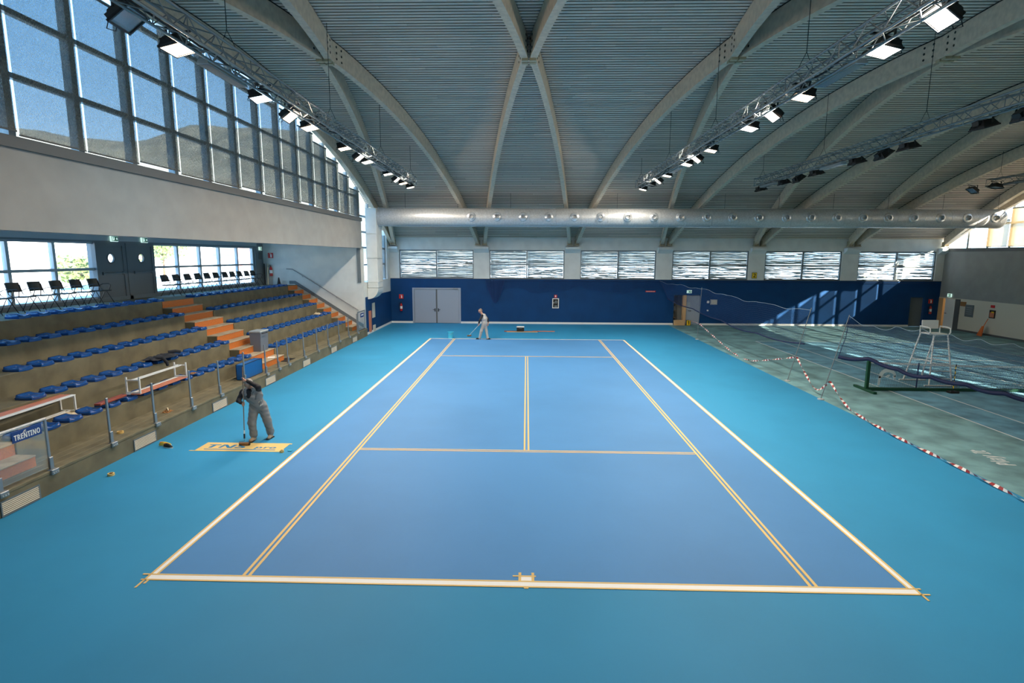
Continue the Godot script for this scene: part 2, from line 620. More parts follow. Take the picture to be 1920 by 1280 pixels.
func build_back_wall() -> void:
	var w := struct_node("wall_back")
	# blue lower wall with its three openings
	var opens := [[-7.95, -4.58, 2.46], [10.1, 11.92, 2.06], [26.05, 27.0, 2.0]]
	var x := -9.9
	for o in opens:
		var b := MB.new()
		b.span(Vector3(x, 0, ZF - 0.3), Vector3(o[0], 3.08, ZF))
		put(b, "blue_panel", M.blue_wall, w)
		b = MB.new()
		b.span(Vector3(o[0], o[2], ZF - 0.3), Vector3(o[1], 3.08, ZF))
		put(b, "blue_panel", M.blue_wall, w)
		x = o[1]
	var e := MB.new()
	e.span(Vector3(x, 0, ZF - 0.3), Vector3(28.3, 3.08, ZF))
	put(e, "blue_panel", M.blue_wall, w)
	var led := MB.new()
	led.span(Vector3(-9.45, 3.08, ZF - 0.3), Vector3(XR, 3.11, ZF + 0.02))
	put(led, "ledge", M.frame_dark, w)
	var band := MB.new()
	band.span(Vector3(-9.9, 5.06, ZF - 0.3), Vector3(28.3, 6.15, ZF))
	put(band, "plaster_band", M.plaster, w)
	for k in 7:
		var px := X0 + BAY * k
		var b := MB.new()
		b.span(Vector3(px - 0.545, 3.11, ZF - 0.3), Vector3(px + 0.545, 5.06, ZF + 0.03))
		put(b, "pillar", M.plaster, w)
		# flared capital that carries the feet of the ribs
		var c := MB.new()
		c.prism(PackedVector2Array([Vector2(0.0, 4.86), Vector2(0.22, 5.0), Vector2(0.42, 5.12), Vector2(0.42, 5.27), Vector2(0.0, 5.27)]), 0.98, Transform3D(Basis(Vector3(0, 0, 1), Vector3(0, 1, 0), Vector3(-1, 0, 0)), Vector3(px + 0.49, 0, ZF + 0.02)))
		put(c, "capital", M.plaster, w)
	# skirting
	x = -9.45
	for o in opens:
		var b := MB.new()
		b.span(Vector3(x, 0.0, ZF), Vector3(o[0], 0.13, ZF + 0.025))
		struct(b, "baseboard_back", M.white_paint)
		x = o[1]
	var bb := MB.new()
	bb.span(Vector3(x, 0.0, ZF), Vector3(XR, 0.13, ZF + 0.025))
	struct(bb, "baseboard_back", M.white_paint)
	for k in 6:
		far_window(k)
	# double door
	var d := struct_node("door_1")
	var fr := MB.new()
	fr.span(Vector3(-7.95, 0, ZF - 0.25), Vector3(-7.83, 2.46, ZF + 0.02))
	fr.span(Vector3(-4.70, 0, ZF - 0.25), Vector3(-4.58, 2.46, ZF + 0.02))
	fr.span(Vector3(-7.83, 2.36, ZF - 0.25), Vector3(-4.70, 2.46, ZF + 0.02))
	put(fr, "frame", M.door_grey, d)
	for s in [0, 1]:
		var lx: float = -7.82 + 1.565 * s
		var lf := MB.new()
		lf.bbox(Vector3(lx + 0.775, 1.18, ZF - 0.06), Vector3(1.55, 2.34, 0.07), 0.01)
		var leaf := put(lf, "leaf", M.door_grey, d)
		var h := MB.new()
		var hx := -6.27 + (-0.12 if s == 0 else 0.12)
		h.tube([Vector3(hx, 0.95, ZF - 0.02), Vector3(hx, 0.95, ZF + 0.05), Vector3(hx + 0.14 * (1 if s else -1), 0.95, ZF + 0.05)], 0.018, 6)
		h.box(Vector3(hx, 0.92, ZF - 0.02), Vector3(0.06, 0.22, 0.02))
		put(h, "handle", M.ink, leaf)
	var st := MB.new()
	st.box(Vector3(-6.27, 1.18, ZF - 0.015), Vector3(0.09, 2.34, 0.03))
	put(st, "meeting_stile", M.frame_dark, d)
	var cl := MB.new()
	cl.bbox(Vector3(-4.95, 2.40, ZF + 0.05), Vector3(0.3, 0.07, 0.08), 0.01)
	put(cl, "door_closer", M.steel, d)
	var back := MB.new()
	back.span(Vector3(-8.0, 0, ZF - 0.32), Vector3(-4.5, 2.5, ZF - 0.27))
	put(back, "backing", M.frame_dark, d)
	# grey door in its reveal beside the far gable
	var d2 := struct_node("door_2")
	var l2 := MB.new()
	l2.bbox(Vector3(26.52, 1.0, ZF - 0.22), Vector3(0.94, 1.99, 0.06), 0.008)
	put(l2, "leaf", M.door_dark, d2)
	# opening with a cupboard niche and a half-open grey door
	var n := struct_node("wall_niche")
	var nb := MB.new()
	nb.span(Vector3(9.9, 0, ZF - 2.4), Vector3(12.1, 2.4, ZF - 2.3))
	nb.span(Vector3(9.9, 0, ZF - 2.3), Vector3(10.08, 2.4, ZF - 0.3))
	nb.span(Vector3(11.94, 0, ZF - 2.3), Vector3(12.1, 2.4, ZF - 0.3))
	nb.span(Vector3(9.9, 2.3, ZF - 2.3), Vector3(12.1, 2.4, ZF - 0.3))
	put(nb, "niche_lining", M.plaster, n)
	var nf := MB.new()
	nf.span(Vector3(9.9, -0.4, ZF - 2.4), Vector3(12.1, 0.0, ZF))
	put(nf, "niche_floor", M.carpet, n)
	var d3 := struct_node("door_3")
	var l3 := MB.new()
	l3.bbox(Vector3(11.44, 1.02, ZF - 0.12), Vector3(0.92, 2.02, 0.06), 0.008)
	var lf3 := put(l3, "leaf", M.door_grey, d3)
	var h3 := MB.new()
	h3.tube([Vector3(11.12, 0.98, ZF - 0.09), Vector3(11.12, 0.98, ZF - 0.02), Vector3(11.3, 0.98, ZF - 0.02)], 0.016, 6)
	put(h3, "handle", M.ink, lf3)
	var pn := MB.new()
	pn.bbox(Vector3(11.12, 1.35, ZF - 0.085), Vector3(0.24, 0.42, 0.01), 0.004)
	put(pn, "notice", M.frame_light, lf3)
	var jm := MB.new()
	jm.span(Vector3(10.74, 0, ZF - 0.3), Vector3(10.96, 2.05, ZF - 0.02))
	put(jm, "jamb", M.wood_pale, d3)


func far_window(k: int) -> void:
	var x0 := X0 + BAY * k + 0.545
	var x1 := X0 + BAY * (k + 1) - 0.545
	var y0 := 3.11
	var y1 := 5.06
	var w := struct_node("window_%d" % (k + 1))
	var f := MB.new()
	var z := ZF - 0.12
	for yy in [y0 + 0.035, y1 - 0.035]:
		f.box(Vector3((x0 + x1) * 0.5, yy, z), Vector3(x1 - x0, 0.07, 0.14))
	for xx in [x0 + 0.035, x1 - 0.035]:
		f.box(Vector3(xx, (y0 + y1) * 0.5, z), Vector3(0.07, y1 - y0 - 0.14, 0.14))
	put(f, "frame", M.frame_grey, w)
	var mu := MB.new()
	mu.box(Vector3((x0 + x1) * 0.5, (y0 + y1) * 0.5, z), Vector3(0.08, y1 - y0 - 0.14, 0.12))
	put(mu, "mullion", M.frame_grey, w)
	var mid := (y0 + y1) * 0.5
	var tr := MB.new()
	tr.box(Vector3((x0 + x1) * 0.5, mid, z), Vector3(x1 - x0 - 0.14, 0.07, 0.11))
	put(tr, "transom", M.frame_grey, w)
	var rng := RandomNumberGenerator.new()
	rng.seed = 100 + k
	for r in 2:
		for s in 2:
			var a := Vector2(x0 + 0.07, y0 + 0.07) if s == 0 else Vector2((x0 + x1) * 0.5 + 0.04, y0 + 0.07)
			if r == 1:
				a.y = mid + 0.035
			var ww := (x1 - x0) * 0.5 - 0.11
			var hh := (y1 - y0) * 0.5 - 0.105
			var g := MB.new()
			g.box(Vector3(a.x + ww * 0.5, a.y + hh * 0.5, z - 0.06), Vector3(ww, hh, 0.006))
			put(g, "pane", M.glass, w)
			# old venetian slats, each with its own sag and tilt
			var b := MB.new()
			var ns := 17
			for i in ns:
				var yb := a.y + hh * (i + 0.5) / ns
				var tilt := rng.randf_range(0.9, 1.4)
				var seg := 9
				var yo := 0.0
				var to := tilt
				for q in seg:
					var yn := clampf(yo + rng.randf_range(-0.02, 0.02), -0.03, 0.03)
					var tn := clampf(to + rng.randf_range(-0.35, 0.35), 0.6, 1.5)
					var xa := a.x + 0.012 + (ww - 0.024) * q / seg
					var xb := a.x + 0.012 + (ww - 0.024) * (q + 1) / seg
					var da := Vector3(0, sin(to), cos(to)) * 0.028
					var db := Vector3(0, sin(tn), cos(tn)) * 0.028
					var pa := Vector3(xa, yb + yo, z - 0.015)
					var pb := Vector3(xb, yb + yn, z - 0.015)
					b.quad(pa - da, pb - db, pb + db, pa + da, Vector3(0, -cos(to), sin(to)).normalized())
					yo = yn
					to = tn
			for q in 3:
				var xx := a.x + ww * (q + 0.5) / 3.0
				b.box(Vector3(xx, a.y + hh * 0.5, z + 0.012), Vector3(0.012, hh, 0.002))
			stuff(put(b, "blind", M.silver_slat, w))


func build_side_shell() -> void:
	# gable beside the bleachers: short wall at the far end, fascia above the bleacher opening
	var w := struct_node("wall_left")
	var b := MB.new()
	b.span(Vector3(XL - 0.35, 0, -31.3), Vector3(XL, 2.22, -24.86))
	put(b, "blue_panel", M.blue_wall, w)
	b = MB.new()
	b.span(Vector3(XL - 0.35, 2.22, -31.3), Vector3(XL - 0.005, 3.1, -24.86))
	b.span(Vector3(XL - 0.35, 3.1, -31.3), Vector3(XL - 0.005, 6.3, -30.2))
	put(b, "plaster", M.plaster, w)
	b = MB.new()
	b.span(Vector3(XL - 0.35, 5.06, -24.55), Vector3(XL, 6.55, ZN + 0.3))
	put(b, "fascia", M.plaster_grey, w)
	b = MB.new()
	b.span(Vector3(XL - 0.3, 6.55, -24.55), Vector3(XL + 0.06, 6.76, ZN + 0.3))
	put(b, "sill_band", M.frame_dark, w)
	var bb := MB.new()
	bb.span(Vector3(XL, 0, -31), Vector3(XL + 0.025, 0.13, -24.6))
	struct(bb, "baseboard_left", M.white_paint)
	# annex that holds the bleachers
	var e := struct_node("wall_annex_end")
	b = MB.new()
	b.span(Vector3(-15.5, 0, -24.85), Vector3(XL, 5.05, -24.55))
	b.span(Vector3(-15.5, 5.05, -24.85), Vector3(XL - 0.36, 5.8, -24.55))
	put(b, "plaster", M.plaster, e)
	var tr := MB.new()
	tr.prism(PackedVector2Array([Vector2(-13.75, 3.0), Vector2(-13.45, 3.0), Vector2(-9.5, 0.47), Vector2(-9.5, 0.68), Vector2(-13.4, 3.18), Vector2(-13.75, 3.18)]), 0.02, Transform3D(Basis(), Vector3(0, 0, -24.55)))
	put(tr, "stair_skirting", M.frame_grey, e)
	var c := struct_node("ceiling_annex")
	b = MB.new()
	b.span(Vector3(-15.6, 5.48, -24.85), Vector3(XL - 0.3, 5.8, ZN + 0.3))
	put(b, "slab", M.plaster, c)
	var en := struct_node("wall_annex_near")
	b = MB.new()
	b.span(Vector3(-15.5, 0, ZN), Vector3(XL, 5.8, ZN + 0.3))
	put(b, "plaster", M.plaster, en)
	# near wall behind the viewer
	var nw := struct_node("wall_front")
	b = MB.new()
	b.span(Vector3(-9.9, 0, ZN), Vector3(28.3, 6.6, ZN + 0.3))
	put(b, "plaster", M.plaster, nw)
	# far gable
	var r := struct_node("wall_right")
	var grey := MB.new()
	grey.span(Vector3(XR, 2.06, -31.3), Vector3(XR + 0.35, 5.06, ZN + 0.3))
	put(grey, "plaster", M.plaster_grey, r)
	b = MB.new()
	b.span(Vector3(XR - 0.015, 0, -29.55), Vector3(XR + 0.35, 2.06, ZN + 0.3))
	b.span(Vector3(XR - 0.015, 2.0, -31.3), Vector3(XR + 0.35, 2.06, -29.55))
	put(b, "light_dado", M.panel_beige, r)
	b = MB.new()
	b.span(Vector3(XR - 0.08, 5.06, -31.0), Vector3(XR + 0.3, 5.28, ZN + 0.3))
	put(b, "sill_band", M.frame_dark, r)
	b = MB.new()
	b.span(Vector3(XR - 0.03, 0, -29.5), Vector3(XR - 0.015, 0.12, ZN))
	struct(b, "baseboard_right", M.frame_dark)
	# doorway in the far gable: lit room behind and an open white leaf
	var d := struct_node("door_4")
	b = MB.new()
	b.span(Vector3(XR + 0.3, 0, -31.3), Vector3(XR + 2.4, 2.3, -31.2))
	b.span(Vector3(XR + 2.3, 0, -31.2), Vector3(XR + 2.4, 2.3, -29.4))
	b.span(Vector3(XR + 0.35, 0, -29.5), Vector3(XR + 2.3, 2.3, -29.4))
	b.span(Vector3(XR + 0.35, 2.2, -31.2), Vector3(XR + 2.3, 2.3, -29.5))
	b.span(Vector3(XR, -0.4, -31.3), Vector3(XR + 2.4, 0.0, -29.4))
	put(b, "lobby_lining", M.panel_beige, d)
	b = MB.new()
	b.span(Vector3(XR - 0.02, 0, -31.0), Vector3(XR + 0.3, 2.0, -30.6))
	put(b, "jamb", M.wood_pale, d)
	b = MB.new()
	b.bbox(Vector3(XR + 0.03, 1.0, -30.02), Vector3(0.05, 1.98, 0.84), 0.008)
	var leaf := put(b, "leaf", M.white_paint, d)
	b = MB.new()
	b.tube([Vector3(XR + 0.0, 1.02, -30.3), Vector3(XR - 0.07, 1.02, -30.3), Vector3(XR - 0.07, 1.02, -30.15)], 0.018, 6)
	put(b, "handle", M.ink, leaf)
	var box_l := OmniLight3D.new()
	box_l.name = "lobby_light"
	box_l.position = Vector3(XR + 1.2, 2.05, -30.4)
	box_l.light_energy = 0.7
	box_l.light_size = 0.12
	box_l.light_color = Color(1, 0.9, 0.75)
	box_l.omni_range = 20.0
	box_l.omni_attenuation = 2.0
	box_l.shadow_enabled = true
	d.add_child(box_l)
	b = MB.new()
	b.lathe([Vector2(0, 0), Vector2(0.14, 0.02), Vector2(0.15, 0.06), Vector2(0, 0.06)], 12, Transform3D(Basis(), Vector3(XR + 1.2, 2.13, -30.4)))
	put(b, "ceiling_lamp", M.lens_warm, d)


# mullions and screens of one gable; side -1 is the bleacher side
func gable(side: int, called: String, xw: float, zs: Array, y_base: float, tr_y: Array, screens: Array, m_screen: Material) -> void:
	var w := struct_node(called)
	var xin := xw - 0.2 * side          # the screens hang this side of the glass
	for i in zs.size():
		var z: float = zs[i]
		var top := roof_y(z) - 0.35
		var b := MB.new()
		b.span(Vector3(xw - 0.09, y_base, z - 0.075), Vector3(xw + 0.09, top, z + 0.075))
		put(b, "mullion", M.frame_grey, w)
	for i in zs.size() - 1:
		var za: float = zs[i]
		var zb: float = zs[i + 1]
		var lo: float = minf(roof_y(za), roof_y(zb))
		for ty in tr_y:
			if ty < lo - 0.6:
				var t := MB.new()
				t.span(Vector3(xw - 0.06, ty - 0.05, minf(za, zb) + 0.075), Vector3(xw + 0.06, ty + 0.05, maxf(za, zb) - 0.075))
				put(t, "transom", M.frame_grey, w)
		var g := MB.new()
		var zc := (za + zb) * 0.5
		var ra := roof_y(za) - 0.3
		var rb := roof_y(zb) - 0.3
		g.prism(PackedVector2Array([Vector2(za, y_base), Vector2(zb, y_base), Vector2(zb, rb), Vector2(zc, roof_y(zc) - 0.3), Vector2(za, ra)]), 0.008, Transform3D(Basis(Vector3(0, 0, 1), Vector3(0, 1, 0), Vector3(-1, 0, 0)), Vector3(xw - 0.05 * side + 0.004, 0, 0)))
		put(g, "pane", M.glass, w)
		if screens[i]:
			var s := MB.new()
			var z0 := minf(za, zb) + 0.028
			var z1 := maxf(za, zb) - 0.028
			var yt := lo - 0.62
			s.span(Vector3(xin - 0.002, y_base + screens[i] * 0.06, z0), Vector3(xin + 0.002, yt, z1))
			var roll := put(s, "screen_blind", m_screen, w)
			var h := MB.new()
			h.box(Vector3(xin, y_base + screens[i] * 0.06, (z0 + z1) * 0.5), Vector3(0.025, 0.03, z1 - z0))
			put(h, "hem_bar", M.frame_dark, roll)
			var hd := MB.new()
			hd.tube([Vector3(xin, yt, z0), Vector3(xin, yt, z1)], 0.035, 8)
			put(hd, "roller_tube", M.frame_dark, roll)


func build_gable_glazing() -> void:
	var zs := []
	var z := -22.82
	while z < ZN:
		zs.append(z)
		z += 1.63
	zs.append(ZN)
	zs.insert(0, -24.5)
	var on := []
	for i in zs.size():
		on.append([1, 1, 2, 1, 2, 1, 1, 2, 1, 1, 2][i % 11])
	gable(-1, "window_7", XL - 0.25, zs, 6.76, [7.92, 9.08, 10.2], on, M.screen)
	# tall glazing between the fascia and the corner, behind the duct
	gable(-1, "window_8", XL - 0.2, [-30.2, -28.4, -26.5, -24.55], 3.1, [4.1, 5.1, 6.0, 6.9], [0, 0, 0, 0], M.screen)
	# far gable
	zs = [-31.0]
	z = -29.36
	while z < ZN:
		zs.append(z)
		z += 1.55
	zs.append(ZN)
	on = []
	for i in zs.size():
		on.append(0 if i < 2 else 1)
	gable(1, "window_9", XR + 0.25, zs, 5.28, [6.7, 8.1, 9.5], on, M.screen_cream)


func build_outdoors() -> void:
	var g := struct_node("ground_outside")
	var b := MB.new()
	b.span(Vector3(-15.6, 2.3, -260), Vector3(-400, 2.8, 200))
	put(b, "forecourt", M.pavement, g)
	b = MB.new()
	b.span(Vector3(-9.9, -1.2, -31.4), Vector3(400, -0.4, -300))
	b.span(Vector3(28.4, -1.2, -31.4), Vector3(400, -0.4, 200))
	put(b, "yard", M.pavement, g)
	# mountain beyond the bleacher side
	var m := MB.new()
	var f := FastNoiseLite.new()
	f.seed = 5
	f.frequency = 0.002
	f.fractal_octaves = 4
	var nu := 60
	var nv := 14
	var pt := func(i: int, j: int) -> Vector3:
		var a := lerpf(deg_to_rad(190), deg_to_rad(292), float(i) / nu)   # bearing from +z round by -x
		var t := float(j) / nv
		var rad := lerpf(900.0, 1700.0, t)
		var dg := rad_to_deg(a)
		var hgt := lerpf(262.0, 350.0, smoothstep(225.0, 252.0, dg)) * smoothstep(0.0, 1.0, t) * lerpf(0.25, 1.0, smoothstep(268.0, 256.0, dg))
		var q := Vector3(cos(a), 0, sin(a)) * rad
		q.y = hgt + f.get_noise_2d(q.x, q.z) * 60.0 * t
		return q
	for i in nu:
		for j in nv:
			var A: Vector3 = pt.call(i, j)
			var B: Vector3 = pt.call(i + 1, j)
			var C: Vector3 = pt.call(i + 1, j + 1)
			var D: Vector3 = pt.call(i, j + 1)
			for q in [[A, B, C], [A, C, D]]:
				var nn: Vector3 = (q[1] - q[0]).cross(q[2] - q[0]).normalized()
				if nn.y < 0:
					nn = -nn
				m.tri(q[0], q[1], q[2], nn)
	struct(m, "mountain", M.mountain)
	# trees and a clipped hedge in front of the gallery windows
	leafy("garden_tree", Vector3(-24, 2.8, -27.0), 5.2, 2.6, 21, "bushy green garden tree beyond the gallery windows, beside the doors")
	leafy("garden_tree", Vector3(-27, 2.8, -33.5), 4.6, 2.2, 22, "pale green garden tree behind the middle panes of the long gallery window")
	leafy("garden_shrub", Vector3(-23, 2.8, -20.5), 1.9, 1.1, 23, "rounded shrub outside the gallery window next to the portholed doors")
	leafy("garden_shrub", Vector3(-24.5, 2.8, -23.2), 1.6, 1.0, 24, "low shrub outside on the pavement seen past the portholed doors")
	var h := thing("house", Vector3(-34, 2.8, -66.5), "red rendered house corner beyond the end of the gallery window", "house")
	b = MB.new()
	b.box(Vector3(0, 2.6, 0), Vector3(6, 5.2, 8))
	put(b, "wall", M.far_wall_red, h)
	b = MB.new()
	b.prism(PackedVector2Array([Vector2(-3.5, 5.2), Vector2(3.5, 5.2), Vector2(0, 7.0)]), 8.8, Transform3D(Basis(), Vector3(0, 0, -4.4)))
	put(b, "roof", M.roof_tile, h)
	var s := thing("low_building", Vector3(-48, 2.8, -40), "long white low building across the forecourt", "building")
	b = MB.new()
	b.box(Vector3(0, 2.0, 0), Vector3(8, 4.0, 60))
	put(b, "wall", M.far_wall_white, s)
	b = MB.new()
	b.box(Vector3(0, 4.15, 0), Vector3(8.6, 0.3, 60.6))
	put(b, "roof", M.frame_light, s)
	for k in 7:
		b = MB.new()
		b.box(Vector3(4.01, 2.1, -26 + 8.0 * k), Vector3(0.06, 1.2, 1.6))
		put(b, "window", M.frame_light, s)
	# lamp post that shows through the screens
	var lp := thing("street_lamp", Vector3(-30, 2.8, -16.4), "tall street lamp with a flat round head outside the gable screens", "street lamp")
	b = MB.new()
	b.tube([Vector3(0, 0, 0), Vector3(0, 11.0, 0)], 0.09, 8, true, 0.05)
	put(b, "pole", M.frame_light, lp)
	b = MB.new()
	b.lathe([Vector2(0, 11.0), Vector2(0.5, 11.0), Vector2(0.62, 11.12), Vector2(0.3, 11.3), Vector2(0, 11.32)], 16)
	put(b, "lamp_head", M.frame_dark, lp)


func leafy(called: String, at: Vector3, height: float, rad: float, sd: int, label: String) -> void:
	var t := thing(called, at, label, "tree" if called.ends_with("tree") else "shrub")
	var rng := RandomNumberGenerator.new()
	rng.seed = sd
	var b := MB.new()
	b.tube([Vector3(0, 0, 0), Vector3(0.08, height * 0.3, 0.05), Vector3(0, height * 0.62, 0)], 0.05 * height * 0.4, 7, true, 0.03)
	for k in 5:
		var a := TAU * k / 5.0 + 0.4
		b.tube([Vector3(0.04, height * (0.28 + 0.05 * k), 0.02), Vector3(cos(a) * rad * 0.4, height * (0.42 + 0.06 * k), sin(a) * rad * 0.4), Vector3(cos(a) * rad * 0.75, height * (0.52 + 0.07 * k), sin(a) * rad * 0.75)], 0.03, 5, true, 0.012)
	put(b, "trunk", M.bark, t)
	var l := MB.new()
	for k in 1500:
		var d := Vector3(rng.randfn(), rng.randfn(), rng.randfn()).normalized()
		var c := Vector3(d.x * rad, height * 0.6 + d.y * height * 0.4, d.z * rad) * Vector3(1, 1, 1)
		var sh := pow(rng.randf(), 0.45) * (0.8 + 0.25 * sin(d.x * 5.0 + sd) * cos(d.z * 4.0))
		c = Vector3(c.x * sh, height * 0.6 + (c.y - height * 0.6) * sh, c.z * sh)
		var u := Vector3(rng.randfn(), rng.randfn(), rng.randfn()).normalized()
		var w := u.cross(d).normalized() * 0.09
		u = u * 0.13
		var nn := u.cross(w).normalized()
		l.tri(c - u, c + w, c + u, nn)
		l.tri(c - u, c + u, c - w, nn)
	put(l, "crown", M.leaf, t)


# tiers: level of the tread and x of its nose, front row first
const TIER_Y := [0.93, 1.435, 1.94, 2.445, 2.95]
const TIER_X := [-10.15, -10.94, -11.73, -12.52, -13.31]
const WALK := 0.45
const ORD := ["first", "second", "third", "fourth", "fifth", "sixth", "seventh", "eighth", "ninth", "tenth", "eleventh", "twelfth", "thirteenth", "fourteenth", "fifteenth", "sixteenth", "seventeenth"]


func build_bleachers() -> void:
	var bl := thing("bleacher", Vector3.ZERO, "stepped concrete bleacher with orange stairs along the court", "bleacher")
	bl.set_meta("kind", "structure")
	# front wall and the walkway on top of it
	var b := MB.new()
	b.span(Vector3(-9.48, 0, -24.55), Vector3(-9.3, WALK - 0.03, ZN))
	put(b, "front_wall", M.concrete_front, bl)
	b = MB.new()
	b.span(Vector3(-15.5, -0.3, -24.55), Vector3(-9.48, WALK - 0.06, ZN))
	put(b, "core", M.concrete, bl)
	for k in 4:
		var xa := -9.29 - 0.2175 * k
		b = MB.new()
		b.bbox(Vector3(xa - 0.106, WALK - 0.03, (-24.55 + ZN) * 0.5), Vector3(0.211, 0.06, ZN + 24.55), 0.008)
		put(b, "walkway_slab", M.slab, bl)
	# five tiers in three blocks between the stairs
	for blk in [[-12.55, -3.05], [-23.3, -14.45], [-1.6, ZN]]:
		for i in 5:
			var back: float = TIER_X[i + 1] if i < 4 else -15.5
			b = MB.new()
			b.bbox(Vector3((TIER_X[i] + back) * 0.5, (TIER_Y[i] + WALK - 0.06) * 0.5, (blk[0] + blk[1]) * 0.5), Vector3(TIER_X[i] - back, TIER_Y[i] - WALK + 0.06, blk[1] - blk[0]), 0.012)
			put(b, "tier", M.concrete, bl)
	# gallery floor behind the stairs
	for st in [[-14.45, -12.55], [-24.55, -23.3], [-3.05, -1.6]]:
		b = MB.new()
		b.span(Vector3(-15.5, WALK - 0.06, st[0]), Vector3(TIER_X[4], TIER_Y[4], st[1]))
		put(b, "gallery_slab", M.concrete, bl)
		var x := TIER_X[0] + 0.36
		for i in 9:
			var y := 0.685 + 0.2525 * i
			var xn := x - 0.395 * i
			var dep := 0.395 if i < 8 else 0.36
			var t := MB.new()
			t.span(Vector3(xn - dep, WALK - 0.06, st[0] + 0.005), Vector3(xn - 0.012, y - 0.03, st[1] - 0.005))
			put(t, "stair_block", M.concrete, bl)
			t = MB.new()
			t.span(Vector3(xn - 0.012, maxf(WALK - 0.02, y - 0.29), st[0] + 0.002), Vector3(xn, y - 0.03, st[1] - 0.002))
			put(t, "stair_riser", M.orange, bl)
			t = MB.new()
			t.bbox(Vector3(xn - dep * 0.5 + 0.01, y - 0.015, (st[0] + st[1]) * 0.5), Vector3(dep + 0.02, 0.03, st[1] - st[0]), 0.006)
			put(t, "stair_tread", M.tread, bl)
		var tr := MB.new()
		tr.span(Vector3(-13.32, 2.70, st[0] + 0.005), Vector3(-13.3, TIER_Y[4] - 0.02, st[1] - 0.005))
		put(tr, "stair_riser", M.orange, bl)
	# louvred vents in the front wall
	var v := thing("wall_vent", Vector3(-9.3, 0, 0), "cream louvred vent low in the bleacher wall below the glass panel", "vent", "louvred vents in the bleacher wall")
	b = MB.new()
	b.span(Vector3(-0.01, 0.01, -0.40), Vector3(0.02, 0.035, 0.40))
	b.span(Vector3(-0.01, 0.275, -0.40), Vector3(0.02, 0.30, 0.40))
	b.span(Vector3(-0.01, 0.035, -0.40), Vector3(0.02, 0.275, -0.375))
	b.span(Vector3(-0.01, 0.035, 0.375), Vector3(0.02, 0.275, 0.40))
	put(b, "frame", M.frame_grey, v)
	b = MB.new()
	b.span(Vector3(-0.012, 0.035, -0.375), Vector3(0.0, 0.275, 0.375))
	put(b, "backing", M.frame_grey, v)
	for k in 7:
		b = MB.new()
		b.box(Vector3(0.012, 0.053 + 0.034 * k, 0), Vector3(0.021, 0.005, 0.75), Basis(Vector3(0, 0, 1), -0.95))
		put(b, "louvre", M.panel_beige, v)
	v.position.z = -2.13
	var vz := [-5.48, -8.8, -12.15, -15.48, -18.83, -22.1]
	for k in vz.size():
		copy_of(v, "wall_vent", Vector3(-9.3, 0, vz[k]), "cream louvred vent in the bleacher wall, %s past the glass panel" % ORD[k + 1])


